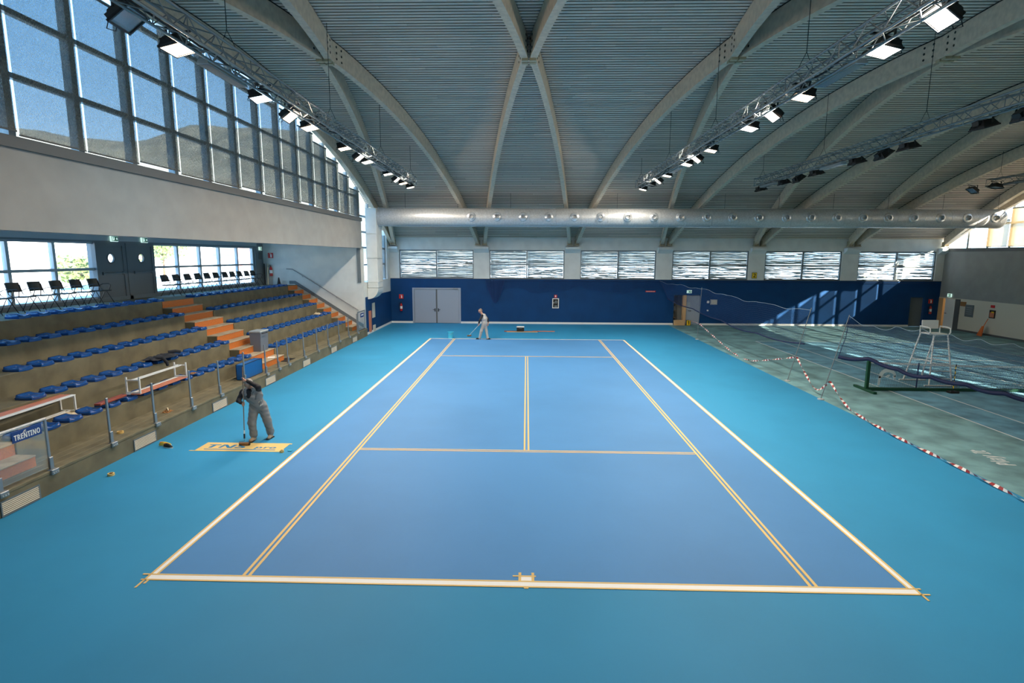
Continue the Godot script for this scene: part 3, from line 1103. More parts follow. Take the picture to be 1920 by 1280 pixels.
func build_gallery() -> void:
	# back wall of the gallery with its windows and two doors
	var w := struct_node("wall_gallery")
	var b := MB.new()
	b.span(Vector3(-15.5, 2.3, -24.85), Vector3(-15.2, 3.08, ZN))
	b.span(Vector3(-15.5, 5.06, -24.85), Vector3(-15.2, 5.8, ZN))
	b.span(Vector3(-15.5, 3.08, -24.85), Vector3(-15.2, 5.06, -23.62))
	b.span(Vector3(-15.5, 3.08, -0.4), Vector3(-15.2, 5.06, ZN))
	put(b, "panel", M.frame_grey, w)
	var rail := MB.new()
	rail.span(Vector3(-15.2, 5.12, -23.7), Vector3(-15.12, 5.3, -0.4))
	put(rail, "head_rail", M.frame_light, w)
	gallery_window("window_10", [-23.55, -21.87, -20.15, -18.5, -16.83, -15.2])
	gallery_window("window_11", [-12.15, -10.43, -8.8, -7.15, -5.5, -3.85, -2.2, -0.5])
	# two grey doors with portholes
	for k in 2:
		var zc := -12.86 if k == 0 else -14.47
		var d := struct_node("door_%d" % (5 + k))
		var f := MB.new()
		f.span(Vector3(-15.45, 2.95, zc - 0.72), Vector3(-15.22, 5.06, zc - 0.56))
		f.span(Vector3(-15.45, 2.95, zc + 0.56), Vector3(-15.22, 5.06, zc + 0.72))
		f.span(Vector3(-15.45, 4.95, zc - 0.56), Vector3(-15.22, 5.06, zc + 0.56))
		put(f, "frame", M.door_dark, d)
		# leaf with a round hole
		var leaf := MB.new()
		var hole := Vector2(zc + 0.02, 4.5)
		var r := 0.16
		var n := 24
		var za := zc - 0.55
		var zb := zc + 0.55
		for i in n:
			var a0 := TAU * i / n
			var a1 := TAU * (i + 1) / n
			var q := []
			for a in [a0, a1]:
				var dv := Vector2(cos(a), sin(a))
				var sx: float = 1e9 if absf(dv.x) < 1e-6 else (0.36 / absf(dv.x))
				var sy: float = 1e9 if absf(dv.y) < 1e-6 else (0.36 / absf(dv.y))
				q.append(hole + dv * r)
				q.append(hole + dv * minf(sx, sy))
			for xx in [-15.30, -15.25]:
				leaf.quad(Vector3(xx, q[0].y, q[0].x), Vector3(xx, q[1].y, q[1].x), Vector3(xx, q[3].y, q[3].x), Vector3(xx, q[2].y, q[2].x), Vector3(1 if xx > -15.28 else -1, 0, 0))
		for xx in [-15.275]:
			leaf.span(Vector3(xx - 0.025, 2.97, za), Vector3(xx + 0.025, 4.14, zb))
			leaf.span(Vector3(xx - 0.025, 4.86, za), Vector3(xx + 0.025, 4.95, zb))
			leaf.span(Vector3(xx - 0.025, 4.14, za), Vector3(xx + 0.025, 4.86, hole.x - 0.36))
			leaf.span(Vector3(xx - 0.025, 4.14, hole.x + 0.36), Vector3(xx + 0.025, 4.86, zb))
		var lf := put(leaf, "leaf", M.door_dark, d)
		var ring := MB.new()
		ring.lathe([Vector2(0.155, -0.035), Vector2(0.2, -0.035), Vector2(0.2, 0.035), Vector2(0.155, 0.035), Vector2(0.155, -0.035)], 24, Transform3D(Basis(Vector3(0, 0, 1), PI / 2), Vector3(-15.275, hole.y, hole.x)))
		put(ring, "porthole_ring", M.frame_dark, lf)
		var g := MB.new()
		g.lathe([Vector2(0, 0.003), Vector2(0.155, 0.003), Vector2(0.155, -0.003), Vector2(0, -0.003)], 24, Transform3D(Basis(Vector3(0, 0, 1), PI / 2), Vector3(-15.275, hole.y, hole.x)))
		put(g, "pane", M.glass, lf)
		var bar := MB.new()
		bar.box(Vector3(-15.2, 3.95, zc), Vector3(0.05, 0.05, 1.0))
		bar.box(Vector3(-15.22, 3.95, zc - 0.5), Vector3(0.08, 0.1, 0.08))
		bar.box(Vector3(-15.22, 3.95, zc + 0.5), Vector3(0.08, 0.1, 0.08))
		put(bar, "push_bar", M.frame_grey, lf)
		exit_sign(Vector3(-15.08, 5.2, zc), PI / 2, "lit green exit sign above the %s portholed gallery door" % ["first", "second"][k], 0.34)
	var post := MB.new()
	post.span(Vector3(-15.5, 2.95, -13.75), Vector3(-15.2, 5.06, -13.58))
	post.span(Vector3(-15.5, 3.08, -12.14), Vector3(-15.2, 5.06, -12.06))
	put(post, "post", M.door_dark, w)
	exit_sign(Vector3(-15.165, 5.0, -24.2), PI / 2, "lit exit sign on the gallery wall beside the long window", 0.3)
	var plate := MB.new()
	plate.bbox(Vector3(-15.19, 4.6, -24.2), Vector3(0.02, 0.4, 0.36), 0.005)
	tag(put(plate, "notice_plate", M.frame_dark), "small grey notice plate under the exit sign on the gallery wall", "notice")
	extinguisher(Vector3(-14.75, 3.45, -24.46), 0.0, "red fire extinguisher hanging on the white end wall of the gallery", "red fire sign above the extinguisher on the gallery end wall", 4.62)
	# conference chairs along the gallery windows
	var c := thing("gallery_chair", Vector3.ZERO, "black stackable armchair lined up before the gallery window left of the doors", "chair", "black armchairs along the gallery")
	make_gallery_chair(c)
	c.set_meta("label", "black armchair in the gallery row that ends at the portholed doors")
	var zs := [-11.5, -10.75, -9.98, -9.22, -8.5, -7.8]
	c.position = Vector3(-14.72, 2.95, zs[0])
	c.set_meta("label", "black gallery armchair standing just before the first portholed door")
	for k in range(1, 6):
		copy_of(c, "gallery_chair", Vector3(-14.72, 2.95, zs[k]), "black gallery armchair, %s from the portholed doors in the shorter row" % ORD[k])
	var zr := [-15.3, -16.06, -16.85, -17.62, -18.35, -19.1, -19.9, -20.6, -21.3, -22.05, -22.7]
	for k in zr.size():
		copy_of(c, "gallery_chair", Vector3(-14.72, 2.95, zr[k]), "black armchair, %s from the portholed doors in the row under the long window" % ORD[k])
	# things leaning in the gallery corner
	for k in 2:
		var p := MB.new()
		p.tube([Vector3(-15.0 + 0.16 * k, 2.96, -24.2), Vector3(-15.12 + 0.2 * k, 4.15, -24.46)], 0.03, 8)
		tag(put(p, "rolled_banner", M.rag if k else M.cloth_dark), "%s rolled banner leaning in the gallery corner" % ["black", "cream"][k], "banner")
	var cone := MB.new()
	cone.lathe([Vector2(0, 0.0), Vector2(0.16, 0.0), Vector2(0.16, 0.03), Vector2(0.1, 0.04), Vector2(0.03, 0.42), Vector2(0, 0.43)], 12, Transform3D(Basis(), Vector3(-14.25, 2.95, -24.3)))
	tag(put(cone, "marker_cone", M.ink), "small dark cone on the gallery floor by the end wall", "cone")
	# handrail down the end wall
	var hr := thing("handrail", Vector3.ZERO, "thin grey handrail sloping down the white end wall above the stairs", "handrail")
	b = MB.new()
	b.tube([Vector3(-13.85, 3.86, -24.47), Vector3(-13.5, 3.84, -24.47), Vector3(-13.3, 3.72, -24.47), Vector3(-9.75, 1.5, -24.47)], 0.025, 8)
	put(b, "rail", M.steel, hr)
	for k in 4:
		b = MB.new()
		var t := 0.1 + 0.27 * k
		var q := Vector3(lerpf(-13.3, -9.75, t), lerpf(3.72, 1.5, t), -24.47)
		b.tube([q, q + Vector3(0, -0.08, -0.02), q + Vector3(0, -0.1, -0.08)], 0.01, 6)
		put(b, "bracket", M.steel, hr)


func gallery_window(called: String, zs: Array) -> void:
	var w := struct_node(called)
	var y0 := 3.08
	var y1 := 5.06
	var ym := 4.12
	var x := -15.35
	var a: float = zs[0]
	var e: float = zs[zs.size() - 1]
	var f := MB.new()
	f.span(Vector3(x - 0.07, y0, a - 0.06), Vector3(x + 0.07, y0 + 0.06, e + 0.06))
	f.span(Vector3(x - 0.07, y1 - 0.06, a - 0.06), Vector3(x + 0.07, y1, e + 0.06))
	put(f, "frame", M.frame_light, w)
	for z in zs:
		var m := MB.new()
		m.span(Vector3(x - 0.07, y0 + 0.06, z - 0.055), Vector3(x + 0.07, y1 - 0.06, z + 0.055))
		put(m, "mullion", M.frame_light, w)
	for i in zs.size() - 1:
		var t := MB.new()
		t.span(Vector3(x - 0.06, ym - 0.045, zs[i] + 0.055), Vector3(x + 0.06, ym + 0.045, zs[i + 1] - 0.055))
		put(t, "transom", M.frame_light, w)
		for r in 2:
			var g := MB.new()
			var ya := y0 + 0.06 if r == 0 else ym + 0.045
			var yb := ym - 0.045 if r == 0 else y1 - 0.06
			g.span(Vector3(x - 0.004, ya, zs[i] + 0.055), Vector3(x + 0.004, yb, zs[i + 1] - 0.055))
			put(g, "pane", M.glass, w)


# a white sign box with a green field, a running figure, a doorway and an arrow
func exit_sign(at: Vector3, turn: float, label: String, wid: float) -> void:
	var s := thing("exit_sign", at, label, "exit sign", "", turn)
	var b := MB.new()
	b.bbox(Vector3(0, 0, 0), Vector3(wid, wid * 0.62, 0.06), 0.008)
	put(b, "sign_box", M.exit_lit, s)
	b = MB.new()
	b.box(Vector3(0, 0, 0.032), Vector3(wid * 0.9, wid * 0.5, 0.004))
	put(b, "green_field", M.sign_green, s)
	b = MB.new()
	var u := wid
	b.box(Vector3(-0.3 * u, 0, 0.036), Vector3(0.16 * u, 0.40 * u, 0.004))
	b.prism(PackedVector2Array([Vector2(0.05, 0.1) * u, Vector2(0.14, 0.1) * u, Vector2(0.14, -0.02) * u, Vector2(0.2, -0.02) * u, Vector2(0.09, -0.16) * u, Vector2(-0.02, -0.02) * u, Vector2(0.05, -0.02) * u]), 0.004, Transform3D(Basis(), Vector3(0.18 * u, 0.02 * u, 0.034)))
	b.lathe([Vector2(0.0, 0.003), Vector2(0.035 * u, 0.003), Vector2(0.035 * u, 0), Vector2(0, 0)], 10, Transform3D(Basis(Vector3.RIGHT, PI / 2), Vector3(-0.06 * u, 0.15 * u, 0.035)))
	b.bar(Vector3(-0.06 * u, 0.11 * u, 0.036), Vector3(-0.1 * u, -0.04 * u, 0.036), 0.05 * u, 0.004, Vector3(0, 0, 1))
	b.bar(Vector3(-0.1 * u, -0.04 * u, 0.036), Vector3(-0.02 * u, -0.18 * u, 0.036), 0.035 * u, 0.004, Vector3(0, 0, 1))
	b.bar(Vector3(-0.1 * u, -0.04 * u, 0.036), Vector3(-0.19 * u, -0.14 * u, 0.036), 0.035 * u, 0.004, Vector3(0, 0, 1))
	b.bar(Vector3(-0.07 * u, 0.08 * u, 0.036), Vector3(0.02 * u, 0.02 * u, 0.036), 0.03 * u, 0.004, Vector3(0, 0, 1))
	put(b, "pictogram", M.exit_lit, s)
	b = MB.new()
	b.box(Vector3(0, wid * 0.36, -0.02), Vector3(0.05, wid * 0.2, 0.02))
	put(b, "mount", M.frame_dark, s)


func extinguisher(at: Vector3, turn: float, label: String, sign_label: String, sign_y: float) -> void:
	var e := thing("fire_extinguisher", at, label, "extinguisher", "", turn)
	var b := MB.new()
	b.lathe([Vector2(0, 0), Vector2(0.075, 0.0), Vector2(0.082, 0.02), Vector2(0.082, 0.42), Vector2(0.06, 0.49), Vector2(0.025, 0.52), Vector2(0.025, 0.55), Vector2(0, 0.55)], 14)
	put(b, "tank", M.red_tank, e)
	b = MB.new()
	b.lathe([Vector2(0.083, 0.16), Vector2(0.084, 0.16), Vector2(0.084, 0.34), Vector2(0.083, 0.34)], 14)
	put(b, "paper_band", M.sign_white, e)
	b = MB.new()
	b.box(Vector3(0, 0.57, 0.02), Vector3(0.03, 0.05, 0.12))
	b.bar(Vector3(0, 0.6, -0.02), Vector3(0, 0.64, 0.13), 0.025, 0.012)
	put(b, "valve", M.ink, e)
	b = MB.new()
	b.tube([Vector3(0, 0.57, -0.02), Vector3(-0.1, 0.6, 0.03), Vector3(-0.15, 0.5, 0.05), Vector3(-0.12, 0.3, 0.05), Vector3(-0.1, 0.1, 0.05)], 0.014, 6)
	put(b, "hose", M.ink, e)
	var dir := Basis(Vector3.UP, turn)
	var s := thing("fire_sign", Vector3(at.x, sign_y, at.z) + dir * Vector3(0, 0, -0.06), sign_label, "sign", "", turn)
	b = MB.new()
	b.bbox(Vector3(0, 0, 0), Vector3(0.3, 0.3, 0.012), 0.003)
	put(b, "plate", M.sign_red, s)
	b = MB.new()
	b.box(Vector3(0.03, -0.03, 0.008), Vector3(0.08, 0.16, 0.004))
	b.box(Vector3(0.03, 0.08, 0.008), Vector3(0.03, 0.06, 0.004))
	b.box(Vector3(-0.02, 0.1, 0.008), Vector3(0.1, 0.02, 0.004))
	put(b, "pictogram", M.sign_white, s)


# armchair facing +x, origin on the floor
func make_gallery_chair(c: Node3D) -> void:
	var b := MB.new()
	b.bbox(Vector3(0, 0.45, 0), Vector3(0.44, 0.035, 0.46), 0.012)
	put(b, "seat", M.chair_black, c)
	b = MB.new()
	# curved back shell
	for i in 6:
		var a0 := lerpf(-0.5, 0.5, i / 6.0)
		var a1 := lerpf(-0.5, 0.5, (i + 1) / 6.0)
		for q in [[a0, a1]]:
			var r := 0.46
			var p0 := Vector3(-0.20 - r * (cos(q[0]) - cos(0.5)) , 0, r * sin(q[0]))
			var p1 := Vector3(-0.20 - r * (cos(q[1]) - cos(0.5)), 0, r * sin(q[1]))
			var lean := Vector3(-0.07, 0, 0)
			var t := Vector3(-0.02, 0, 0)
			var lo := Vector3(0, 0.58, 0)
			var hi := Vector3(0, 0.86, 0) + lean
			var mid := Vector3(0.3, 0.72, 0)
			b.face(p0 + lo, p1 + lo, p1 + hi, p0 + hi, Vector3(-2, 0.7, 0))
			b.face(p0 + lo + t, p1 + lo + t, p1 + hi + t, p0 + hi + t, mid)
			b.face(p0 + hi, p1 + hi, p1 + hi + t, p0 + hi + t, Vector3(0, 0, 0))
			b.face(p0 + lo, p1 + lo, p1 + lo + t, p0 + lo + t, Vector3(0, 2, 0))
			if i == 0:
				b.face(p0 + lo, p0 + hi, p0 + hi + t, p0 + lo + t, Vector3.ZERO)
			if i == 5:
				b.face(p1 + lo, p1 + hi, p1 + hi + t, p1 + lo + t, Vector3.ZERO)
	put(b, "backrest", M.chair_black, c)
	for s in [-1, 1]:
		b = MB.new()
		b.tube([Vector3(0.27, 0.0, 0.25 * s), Vector3(0.02, 0.43, 0.23 * s)], 0.012, 6)
		put(b, "leg", M.tube_black, c)
		b = MB.new()
		b.tube([Vector3(-0.28, 0.0, 0.25 * s), Vector3(-0.02, 0.43, 0.23 * s), Vector3(-0.18, 0.52, 0.23 * s), Vector3(-0.24, 0.8, 0.21 * s)], 0.012, 6)
		put(b, "leg", M.tube_black, c)
		b = MB.new()
		b.tube([Vector3(-0.2, 0.62, 0.24 * s), Vector3(-0.1, 0.67, 0.26 * s), Vector3(0.1, 0.68, 0.26 * s), Vector3(0.17, 0.64, 0.26 * s), Vector3(0.12, 0.46, 0.235 * s)], 0.012, 6)
		put(b, "armrest", M.tube_black, c)


# moulded tip-less stadium seat; the front edge points to +x
func seat_mesh() -> ArrayMesh:
	var b := MB.new()
	var n := 14
	var pts: Array = []
	for i in n + 1:
		var row: Array = []
		for j in n + 1:
			var u := -1.0 + 2.0 * i / n
			var v := -1.0 + 2.0 * j / n
			# square to rounded square
			var x := u * sqrt(1.0 - 0.22 * v * v)
			var z := v * sqrt(1.0 - 0.22 * u * u)
			var r: float = maxf(absf(u), absf(v))
			var h := 0.034 + 0.022 * smoothstep(0.45, 0.86, r) - 0.036 * smoothstep(0.88, 1.0, r)
			h += 0.03 * smoothstep(0.3, 1.0, -u) * (1.0 - smoothstep(0.9, 1.0, r))
			h += -0.025 * smoothstep(0.55, 1.0, u) * smoothstep(0.7, 0.0, absf(v)) + 0.02 * smoothstep(0.3, 0.9, u) * smoothstep(0.3, 0.9, absf(v)) * (1.0 - smoothstep(0.92, 1.0, r))
			row.append(Vector3(x * 0.225, maxf(h, 0.018), z * 0.215))
		pts.append(row)
	var nr: Array = []
	for i in n + 1:
		var row: Array = []
		for j in n + 1:
			var dx: Vector3 = pts[mini(i + 1, n)][j] - pts[maxi(i - 1, 0)][j]
			var dz: Vector3 = pts[i][mini(j + 1, n)] - pts[i][maxi(j - 1, 0)]
			var nn := dz.cross(dx).normalized()
			row.append(nn if nn.y > 0 else -nn)
		nr.append(row)
	for i in n:
		for j in n:
			b.tris(pts[i][j], pts[i + 1][j], pts[i + 1][j + 1], nr[i][j], nr[i + 1][j], nr[i + 1][j + 1])
			b.tris(pts[i][j], pts[i + 1][j + 1], pts[i][j + 1], nr[i][j], nr[i + 1][j + 1], nr[i][j + 1])
	var edge: Array = []
	for i in n:
		edge.append(pts[i][0])
	for j in n:
		edge.append(pts[n][j])
	for i in n:
		edge.append(pts[n - i][n])
	for j in n:
		edge.append(pts[0][n - j])
	for k in edge.size():
		var a: Vector3 = edge[k]
		var d: Vector3 = edge[(k + 1) % edge.size()]
		b.face(a, d, d * Vector3(0.97, 0, 0.97) + Vector3(0, -0.03, 0), a * Vector3(0.97, 0, 0.97) + Vector3(0, -0.03, 0), Vector3(0, 0, 0))
	return b.mesh()


func build_seats() -> void:
	var mesh := seat_mesh()
	var bolt := MB.new()
	bolt.lathe([Vector2(0.014, 0.0), Vector2(0.014, 0.006), Vector2(0, 0.008)], 8)
	var bm := bolt.mesh()
	var foot := MB.new()
	foot.box(Vector3(0, 0.0, 0), Vector3(0.2, 0.06, 0.2))
	var fm := foot.mesh()
	var rows := ["front row", "second row", "third row", "fourth row", "top row"]
	for i in 5:
		for blk in 2:
			var z0: float = -3.35 if blk == 0 else -14.78
			var z1: float = -12.4 if blk == 0 else -23.1
			var n := 16 if blk == 0 else 15
			if i == 4 and blk == 0:
				z1 = -12.5
			for k in n:
				var z := lerpf(z0, z1, float(k) / (n - 1))
				# leave out what lies wholly outside the frame
				var dep := 7.2345 - z
				if (TIER_X[i] - 0.2) / dep * 1036.0 + 986.0 < -30.0:
					continue
				var lab := "blue plastic seat, %s, %s from the central stairs towards the %s" % [rows[i], ORD[n - 1 - k if blk == 0 else k], "glass panel" if blk == 0 else "white end wall"]
				var s := thing("stadium_seat", Vector3(TIER_X[i] - 0.2, TIER_Y[i] + 0.03, z), lab, "seat", "blue seats, %s, %s" % [rows[i], "first block" if blk == 0 else "second block"])
				put_mesh(mesh, "shell", M.seat_blue, s)
				var q := put_mesh(bm, "bolt", M.steel, s)
				q.position = Vector3(-0.04, 0.052, 0)
				var fo := put_mesh(fm, "bracket", M.tread, s)
				fo.position = Vector3(-0.02, 0.0, 0)


func build_railing() -> void:
	var zs := [-1.81, -2.88, -4.47, -5.96, -7.49, -8.93, -10.45, -11.95, -12.93, -13.8, -15.37, -16.85, -18.25, -19.75, -21.25, -22.75]
	var p := thing("railing_post", Vector3.ZERO, "galvanised steel post at the stair end of the glass panel with the sign", "post", "railing posts along the walkway")
	var b := MB.new()
	b.bbox(Vector3(-0.06, 0.5 + WALK, 0), Vector3(0.035, 1.06, 0.06), 0.008)
	put(b, "upright", M.steel, p)
	b = MB.new()
	b.bbox(Vector3(-0.03, 0.13 + WALK, 0.0), Vector3(0.03, 0.26, 0.085), 0.006)
	put(b, "clamp", M.steel, p)
	b = MB.new()
	b.bbox(Vector3(-0.01, WALK - 0.035, 0), Vector3(0.10, 0.10, 0.17), 0.008)
	put(b, "base_bracket", M.steel, p)
	for k in 3:
		b = MB.new()
		b.lathe([Vector2(0.014, 0), Vector2(0.014, 0.012), Vector2(0, 0.014)], 6, Transform3D(Basis(Vector3(0, 0, 1), -PI / 2), Vector3(0.04, WALK - 0.05, -0.05 + 0.05 * k)))
		put(b, "bolt", M.galv, p)
	p.position = Vector3(-9.29, 0, zs[0])
	for k in range(1, zs.size()):
		copy_of(p, "railing_post", Vector3(-9.29, 0, zs[k]), "galvanised steel post at the bleacher end of the glass panel with the sign" if k == 1 else "bare galvanised railing post on the walkway edge, %s past the glass panel" % ORD[k - 2])
	# the one glazed bay that is still in place
	for k in 2:
		var za: float = -1.81 if k == 0 else 0.6
		var zb: float = -2.88 if k == 0 else -1.81
		var g := thing("glass_panel", Vector3(-9.35, 0, 0), "clear railing panel %s" % ["carrying the blue sign with white letters", "next to the stairs at the cut-off end"][k], "glass panel")
		b = MB.new()
		b.span(Vector3(-0.006, WALK + 0.06, zb + 0.03), Vector3(0.006, WALK + 0.98, za - 0.03))
		put(b, "pane", M.panel_glass, g)
		b = MB.new()
		b.tube([Vector3(0, WALK + 1.03, za), Vector3(0, WALK + 1.03, zb)], 0.03, 8)
		put(b, "handrail", M.galv, g)
	var s := thing("name_sign", Vector3(-9.33, 1.33, -2.46), "small navy sign with white TRENTINO lettering on the glass railing", "sign", "", PI / 2)
	b = MB.new()
	b.bbox(Vector3(0, 0, 0), Vector3(0.62, 0.21, 0.008), 0.002)
	put(b, "plate", M.sign_navy, s)
	lettering("TRENTINO", 0.10, 0.004, "lettering", M.sign_white, s, Transform3D(Basis(), Vector3(0, -0.02, 0.006)), false, 0.54)
	b = MB.new()
	b.tube([Vector3(-0.09, 0.03, 0.006), Vector3(-0.05, 0.075, 0.006), Vector3(-0.02, 0.08, 0.006), Vector3(-0.06, 0.05, 0.006), Vector3(-0.02, 0.055, 0.006), Vector3(-0.05, 0.03, 0.006)], 0.005, 5)
	put(b, "emblem", M.sign_white, s)
	# gate panel at the foot of the end stairs
	var gt := thing("gate_panel", Vector3(-9.35, 0, 0), "grey framed gate panel with a small navy sign at the end wall", "gate")
	b = MB.new()
	for z in [-22.95, -24.3]:
		b.box(Vector3(0, WALK + 0.55, z), Vector3(0.05, 1.1, 0.05))
	b.box(Vector3(0, WALK + 1.08, -23.62), Vector3(0.05, 0.05, 1.35))
	b.box(Vector3(0, WALK + 0.08, -23.62), Vector3(0.05, 0.05, 1.35))
	put(b, "frame", M.steel, gt)
	b = MB.new()
	b.span(Vector3(-0.005, WALK + 0.1, -24.28), Vector3(0.005, WALK + 1.06, -22.97))
	put(b, "pane", M.panel_glass, gt)
	b = MB.new()
	b.bbox(Vector3(0.02, WALK + 0.86, -23.7), Vector3(0.012, 0.22, 0.62), 0.003)
	var pl := put(b, "sign_plate", M.sign_navy, gt)
	b = MB.new()
	b.box(Vector3(0.028, WALK + 0.87, -23.7), Vector3(0.004, 0.06, 0.4))
	put(b, "sign_print", M.sign_white, pl)


func build_bleacher_clutter() -> void:
	var b: MB
	# slatted bench standing on the front tier
	var be := thing("slatted_bench", Vector3(-10.55, 0.0, -4.15), "white framed bench with red-brown slats standing upright on the tiers", "bench", "", 0.0)
	bench_parts(be)
	be.position = Vector3(-10.72, TIER_Y[0], -4.05)
	be.rotation = Vector3(0, 0.04, 0)
	# the same kind of bench lying upside down on the seats
	var b2 := thing("slatted_bench", Vector3(-10.2, 1.5, -7.5), "white framed slatted bench lying upside down across the blue front seats", "bench")
	bench_parts(b2)
	b2.rotation = Vector3(0, 0.02, PI)
	b2.position = Vector3(-10.22, TIER_Y[0] + 0.12 + 0.45, -7.5)
	# bin
	var bn := thing("waste_bin", Vector3(-10.48, TIER_Y[0], -13.9), "tall grey bin with a paler lid standing on the central stairs", "bin")
	b = MB.new()
	b.prism(PackedVector2Array([Vector2(-0.19, 0.0), Vector2(0.19, 0.0), Vector2(0.22, 0.74), Vector2(-0.22, 0.74)]), 0.62, Transform3D(Basis(), Vector3(0, 0, -0.31)))
	put(b, "body", M.bin_grey, bn)
	b = MB.new()
	b.bbox(Vector3(0, 0.775, 0), Vector3(0.48, 0.07, 0.68), 0.02)
	put(b, "lid", M.frame_light, bn)
	b = MB.new()
	b.tube([Vector3(0.24, 0.72, -0.1), Vector3(0.30, 0.72, -0.1), Vector3(0.30, 0.72, 0.25), Vector3(0.24, 0.72, 0.25)], 0.015, 6)
	put(b, "handle", M.ink, bn)
	# blue landing mat on edge
	var mt := thing("foam_mat", Vector3(-9.66, WALK, -11.42), "thick blue vinyl mat standing on edge on the walkway", "mat")
	b = MB.new()
	b.bbox(Vector3(0, 0.27, 0), Vector3(0.26, 0.52, 1.3), 0.015)
	put(b, "cover", M.mat_blue, mt)
	b = MB.new()
	for sx in [-1, 1]:
		for sz in [-1, 1]:
			b.tube([Vector3(0.128 * sx, 0.012, 0.648 * sz), Vector3(0.128 * sx, 0.528, 0.648 * sz)], 0.012, 6)
		for yy in [0.014, 0.528]:
			b.tube([Vector3(0.128 * sx, yy, -0.648), Vector3(0.128 * sx, yy, 0.648)], 0.012, 6)
	put(b, "piping", M.mat_edge, mt)
	# floor mat on the walkway
	b = MB.new()
	b.bbox(Vector3(-9.72, WALK + 0.008, -14.5), Vector3(0.42, 0.014, 0.75), 0.004)
	tag(put(b, "door_mat", M.rubber), "dark rubber mat lying on the walkway below the central stairs", "mat")
	# jacket thrown over the seats of the second row
	var j := thing("jacket", Vector3(-11.08, TIER_Y[1] + 0.13, -8.95), "dark jacket thrown over the blue seats of the second row", "jacket")
	b = MB.new()
	draped(b, 0.55, 1.15, 8, 0.09, 0.12)
	put(b, "body", M.cloth_dark, j)
	b = MB.new()
	b.tube([Vector3(0.05, 0.06, 0.4), Vector3(0.24, 0.05, 0.3), Vector3(0.30, -0.12, 0.2), Vector3(0.31, -0.22, 0.18)], 0.06, 8, true, 0.04)
	put(b, "sleeve", M.cloth_dark, j)
	b = MB.new()
	b.tube([Vector3(-0.1, 0.06, -0.5), Vector3(0.05, 0.08, -0.62), Vector3(0.15, 0.05, -0.72)], 0.06, 8, true, 0.045)
	put(b, "sleeve", M.cloth_dark, j)
	# crumpled rag and a wooden batten on the front seats
	var r := thing("paint_rag", Vector3(-10.62, TIER_Y[0] + 0.03, -5.1), "crumpled cream cloth on the tread beside the standing bench", "rag")
	b = MB.new()
	draped(b, 0.36, 0.62, 31, 0.05, 0.05)
	put(b, "cloth", M.rag, r)
	var ba := MB.new()
	ba.bbox(Vector3(-10.25, TIER_Y[0] + 0.16, -5.75), Vector3(0.16, 0.05, 0.95), 0.01, Basis(Vector3.UP, 0.05))
	tag(put(ba, "timber_batten", M.wood_red), "short red-brown board lying across the front seats", "board")
	var rg := thing("paint_rag", Vector3(-10.2, TIER_Y[0] + 0.12, -9.05), "small brown crumpled rag on a front seat past the upturned bench", "rag")
	b = MB.new()
	draped(b, 0.14, 0.22, 33, 0.04, 0.03)
	put(b, "cloth", M.roller_nap, rg)
	var cl := thing("folded_clothes", Vector3(-11.2, TIER_Y[1] + 0.1, -21.9), "light clothes left on the far seats of the second row", "clothes")
	b = MB.new()
	draped(b, 0.3, 0.4, 35, 0.09, 0.05)
	put(b, "cloth", M.rag, cl)
	# paper and bag by the mat
	b = MB.new()
	b.bbox(Vector3(-9.95, 0.70, -13.7), Vector3(0.26, 0.012, 0.35), 0.003, Basis(Vector3.UP, 0.4))
	tag(put(b, "paper_bag", M.sign_white), "flat white paper left on the lowest orange step", "paper")
	# rolls and scraps of masking tape
	tape_roll(Vector3(-9.62, WALK, -5.13), "ochre masking tape roll on the walkway by the railing post", 0.07)
	tape_roll(Vector3(-8.81, 0.0, -3.70), "ochre masking tape roll on the teal floor near the vent", 0.065)
	var sc := thing("tape_scrap", Vector3(-9.68, WALK, -6.95), "torn heap of brown masking tape on the walkway", "tape scrap")
	b = MB.new()
	draped(b, 0.2, 0.26, 36, 0.06, 0.04)
	put(b, "paper", M.roller_nap, sc)
	b = MB.new()
	b.tube([Vector3(-0.09, 0.05, -0.1), Vector3(0.0, 0.10, -0.02), Vector3(0.08, 0.06, 0.08)], 0.018, 6)
	put(b, "strip", M.rag, sc)
	# shoes left on the floor
	var sh := thing("shoe", Vector3(-8.70, 0, -5.42), "black trainer with white sole lying on the teal floor", "shoe")
	shoe_parts(sh, M.ink)
	sh.rotation.y = 1.3
	var sh2 := thing("shoe", Vector3(-8.86, 0, -5.55), "black and yellow trainer lying beside its pair on the teal floor", "shoe")
	shoe_parts(sh2, M.yellow_shoe)
	sh2.rotation.y = 1.75


func bench_parts(t: Node3D) -> void:
	var b: MB
	var L := 1.05
	for s in [-1, 1]:
		b = MB.new()
		b.box(Vector3(0.17, 0.215, s * (L - 0.03)), Vector3(0.035, 0.43, 0.035))
		put(b, "leg", M.white_paint, t)
		b = MB.new()
		b.box(Vector3(-0.17, 0.215, s * (L - 0.03)), Vector3(0.035, 0.43, 0.035))
		put(b, "leg", M.white_paint, t)
		b = MB.new()
		b.box(Vector3(0, 0.41, s * (L - 0.03)), Vector3(0.305, 0.035, 0.035))
		b.box(Vector3(0, 0.08, s * (L - 0.03)), Vector3(0.305, 0.03, 0.03))
		put(b, "end_rail", M.white_paint, t)
	for sx in [-0.05, 0.05]:
		b = MB.new()
		b.box(Vector3(sx, 0.08, 0), Vector3(0.025, 0.025, 2.0))
		put(b, "stretcher", M.white_paint, t)
	for k in 3:
		b = MB.new()
		b.bbox(Vector3(-0.13 + 0.13 * k, 0.445, 0), Vector3(0.105, 0.028, 2.12), 0.006)
		put(b, "slat", M.wood_slat if k < 2 else M.white_paint, t)


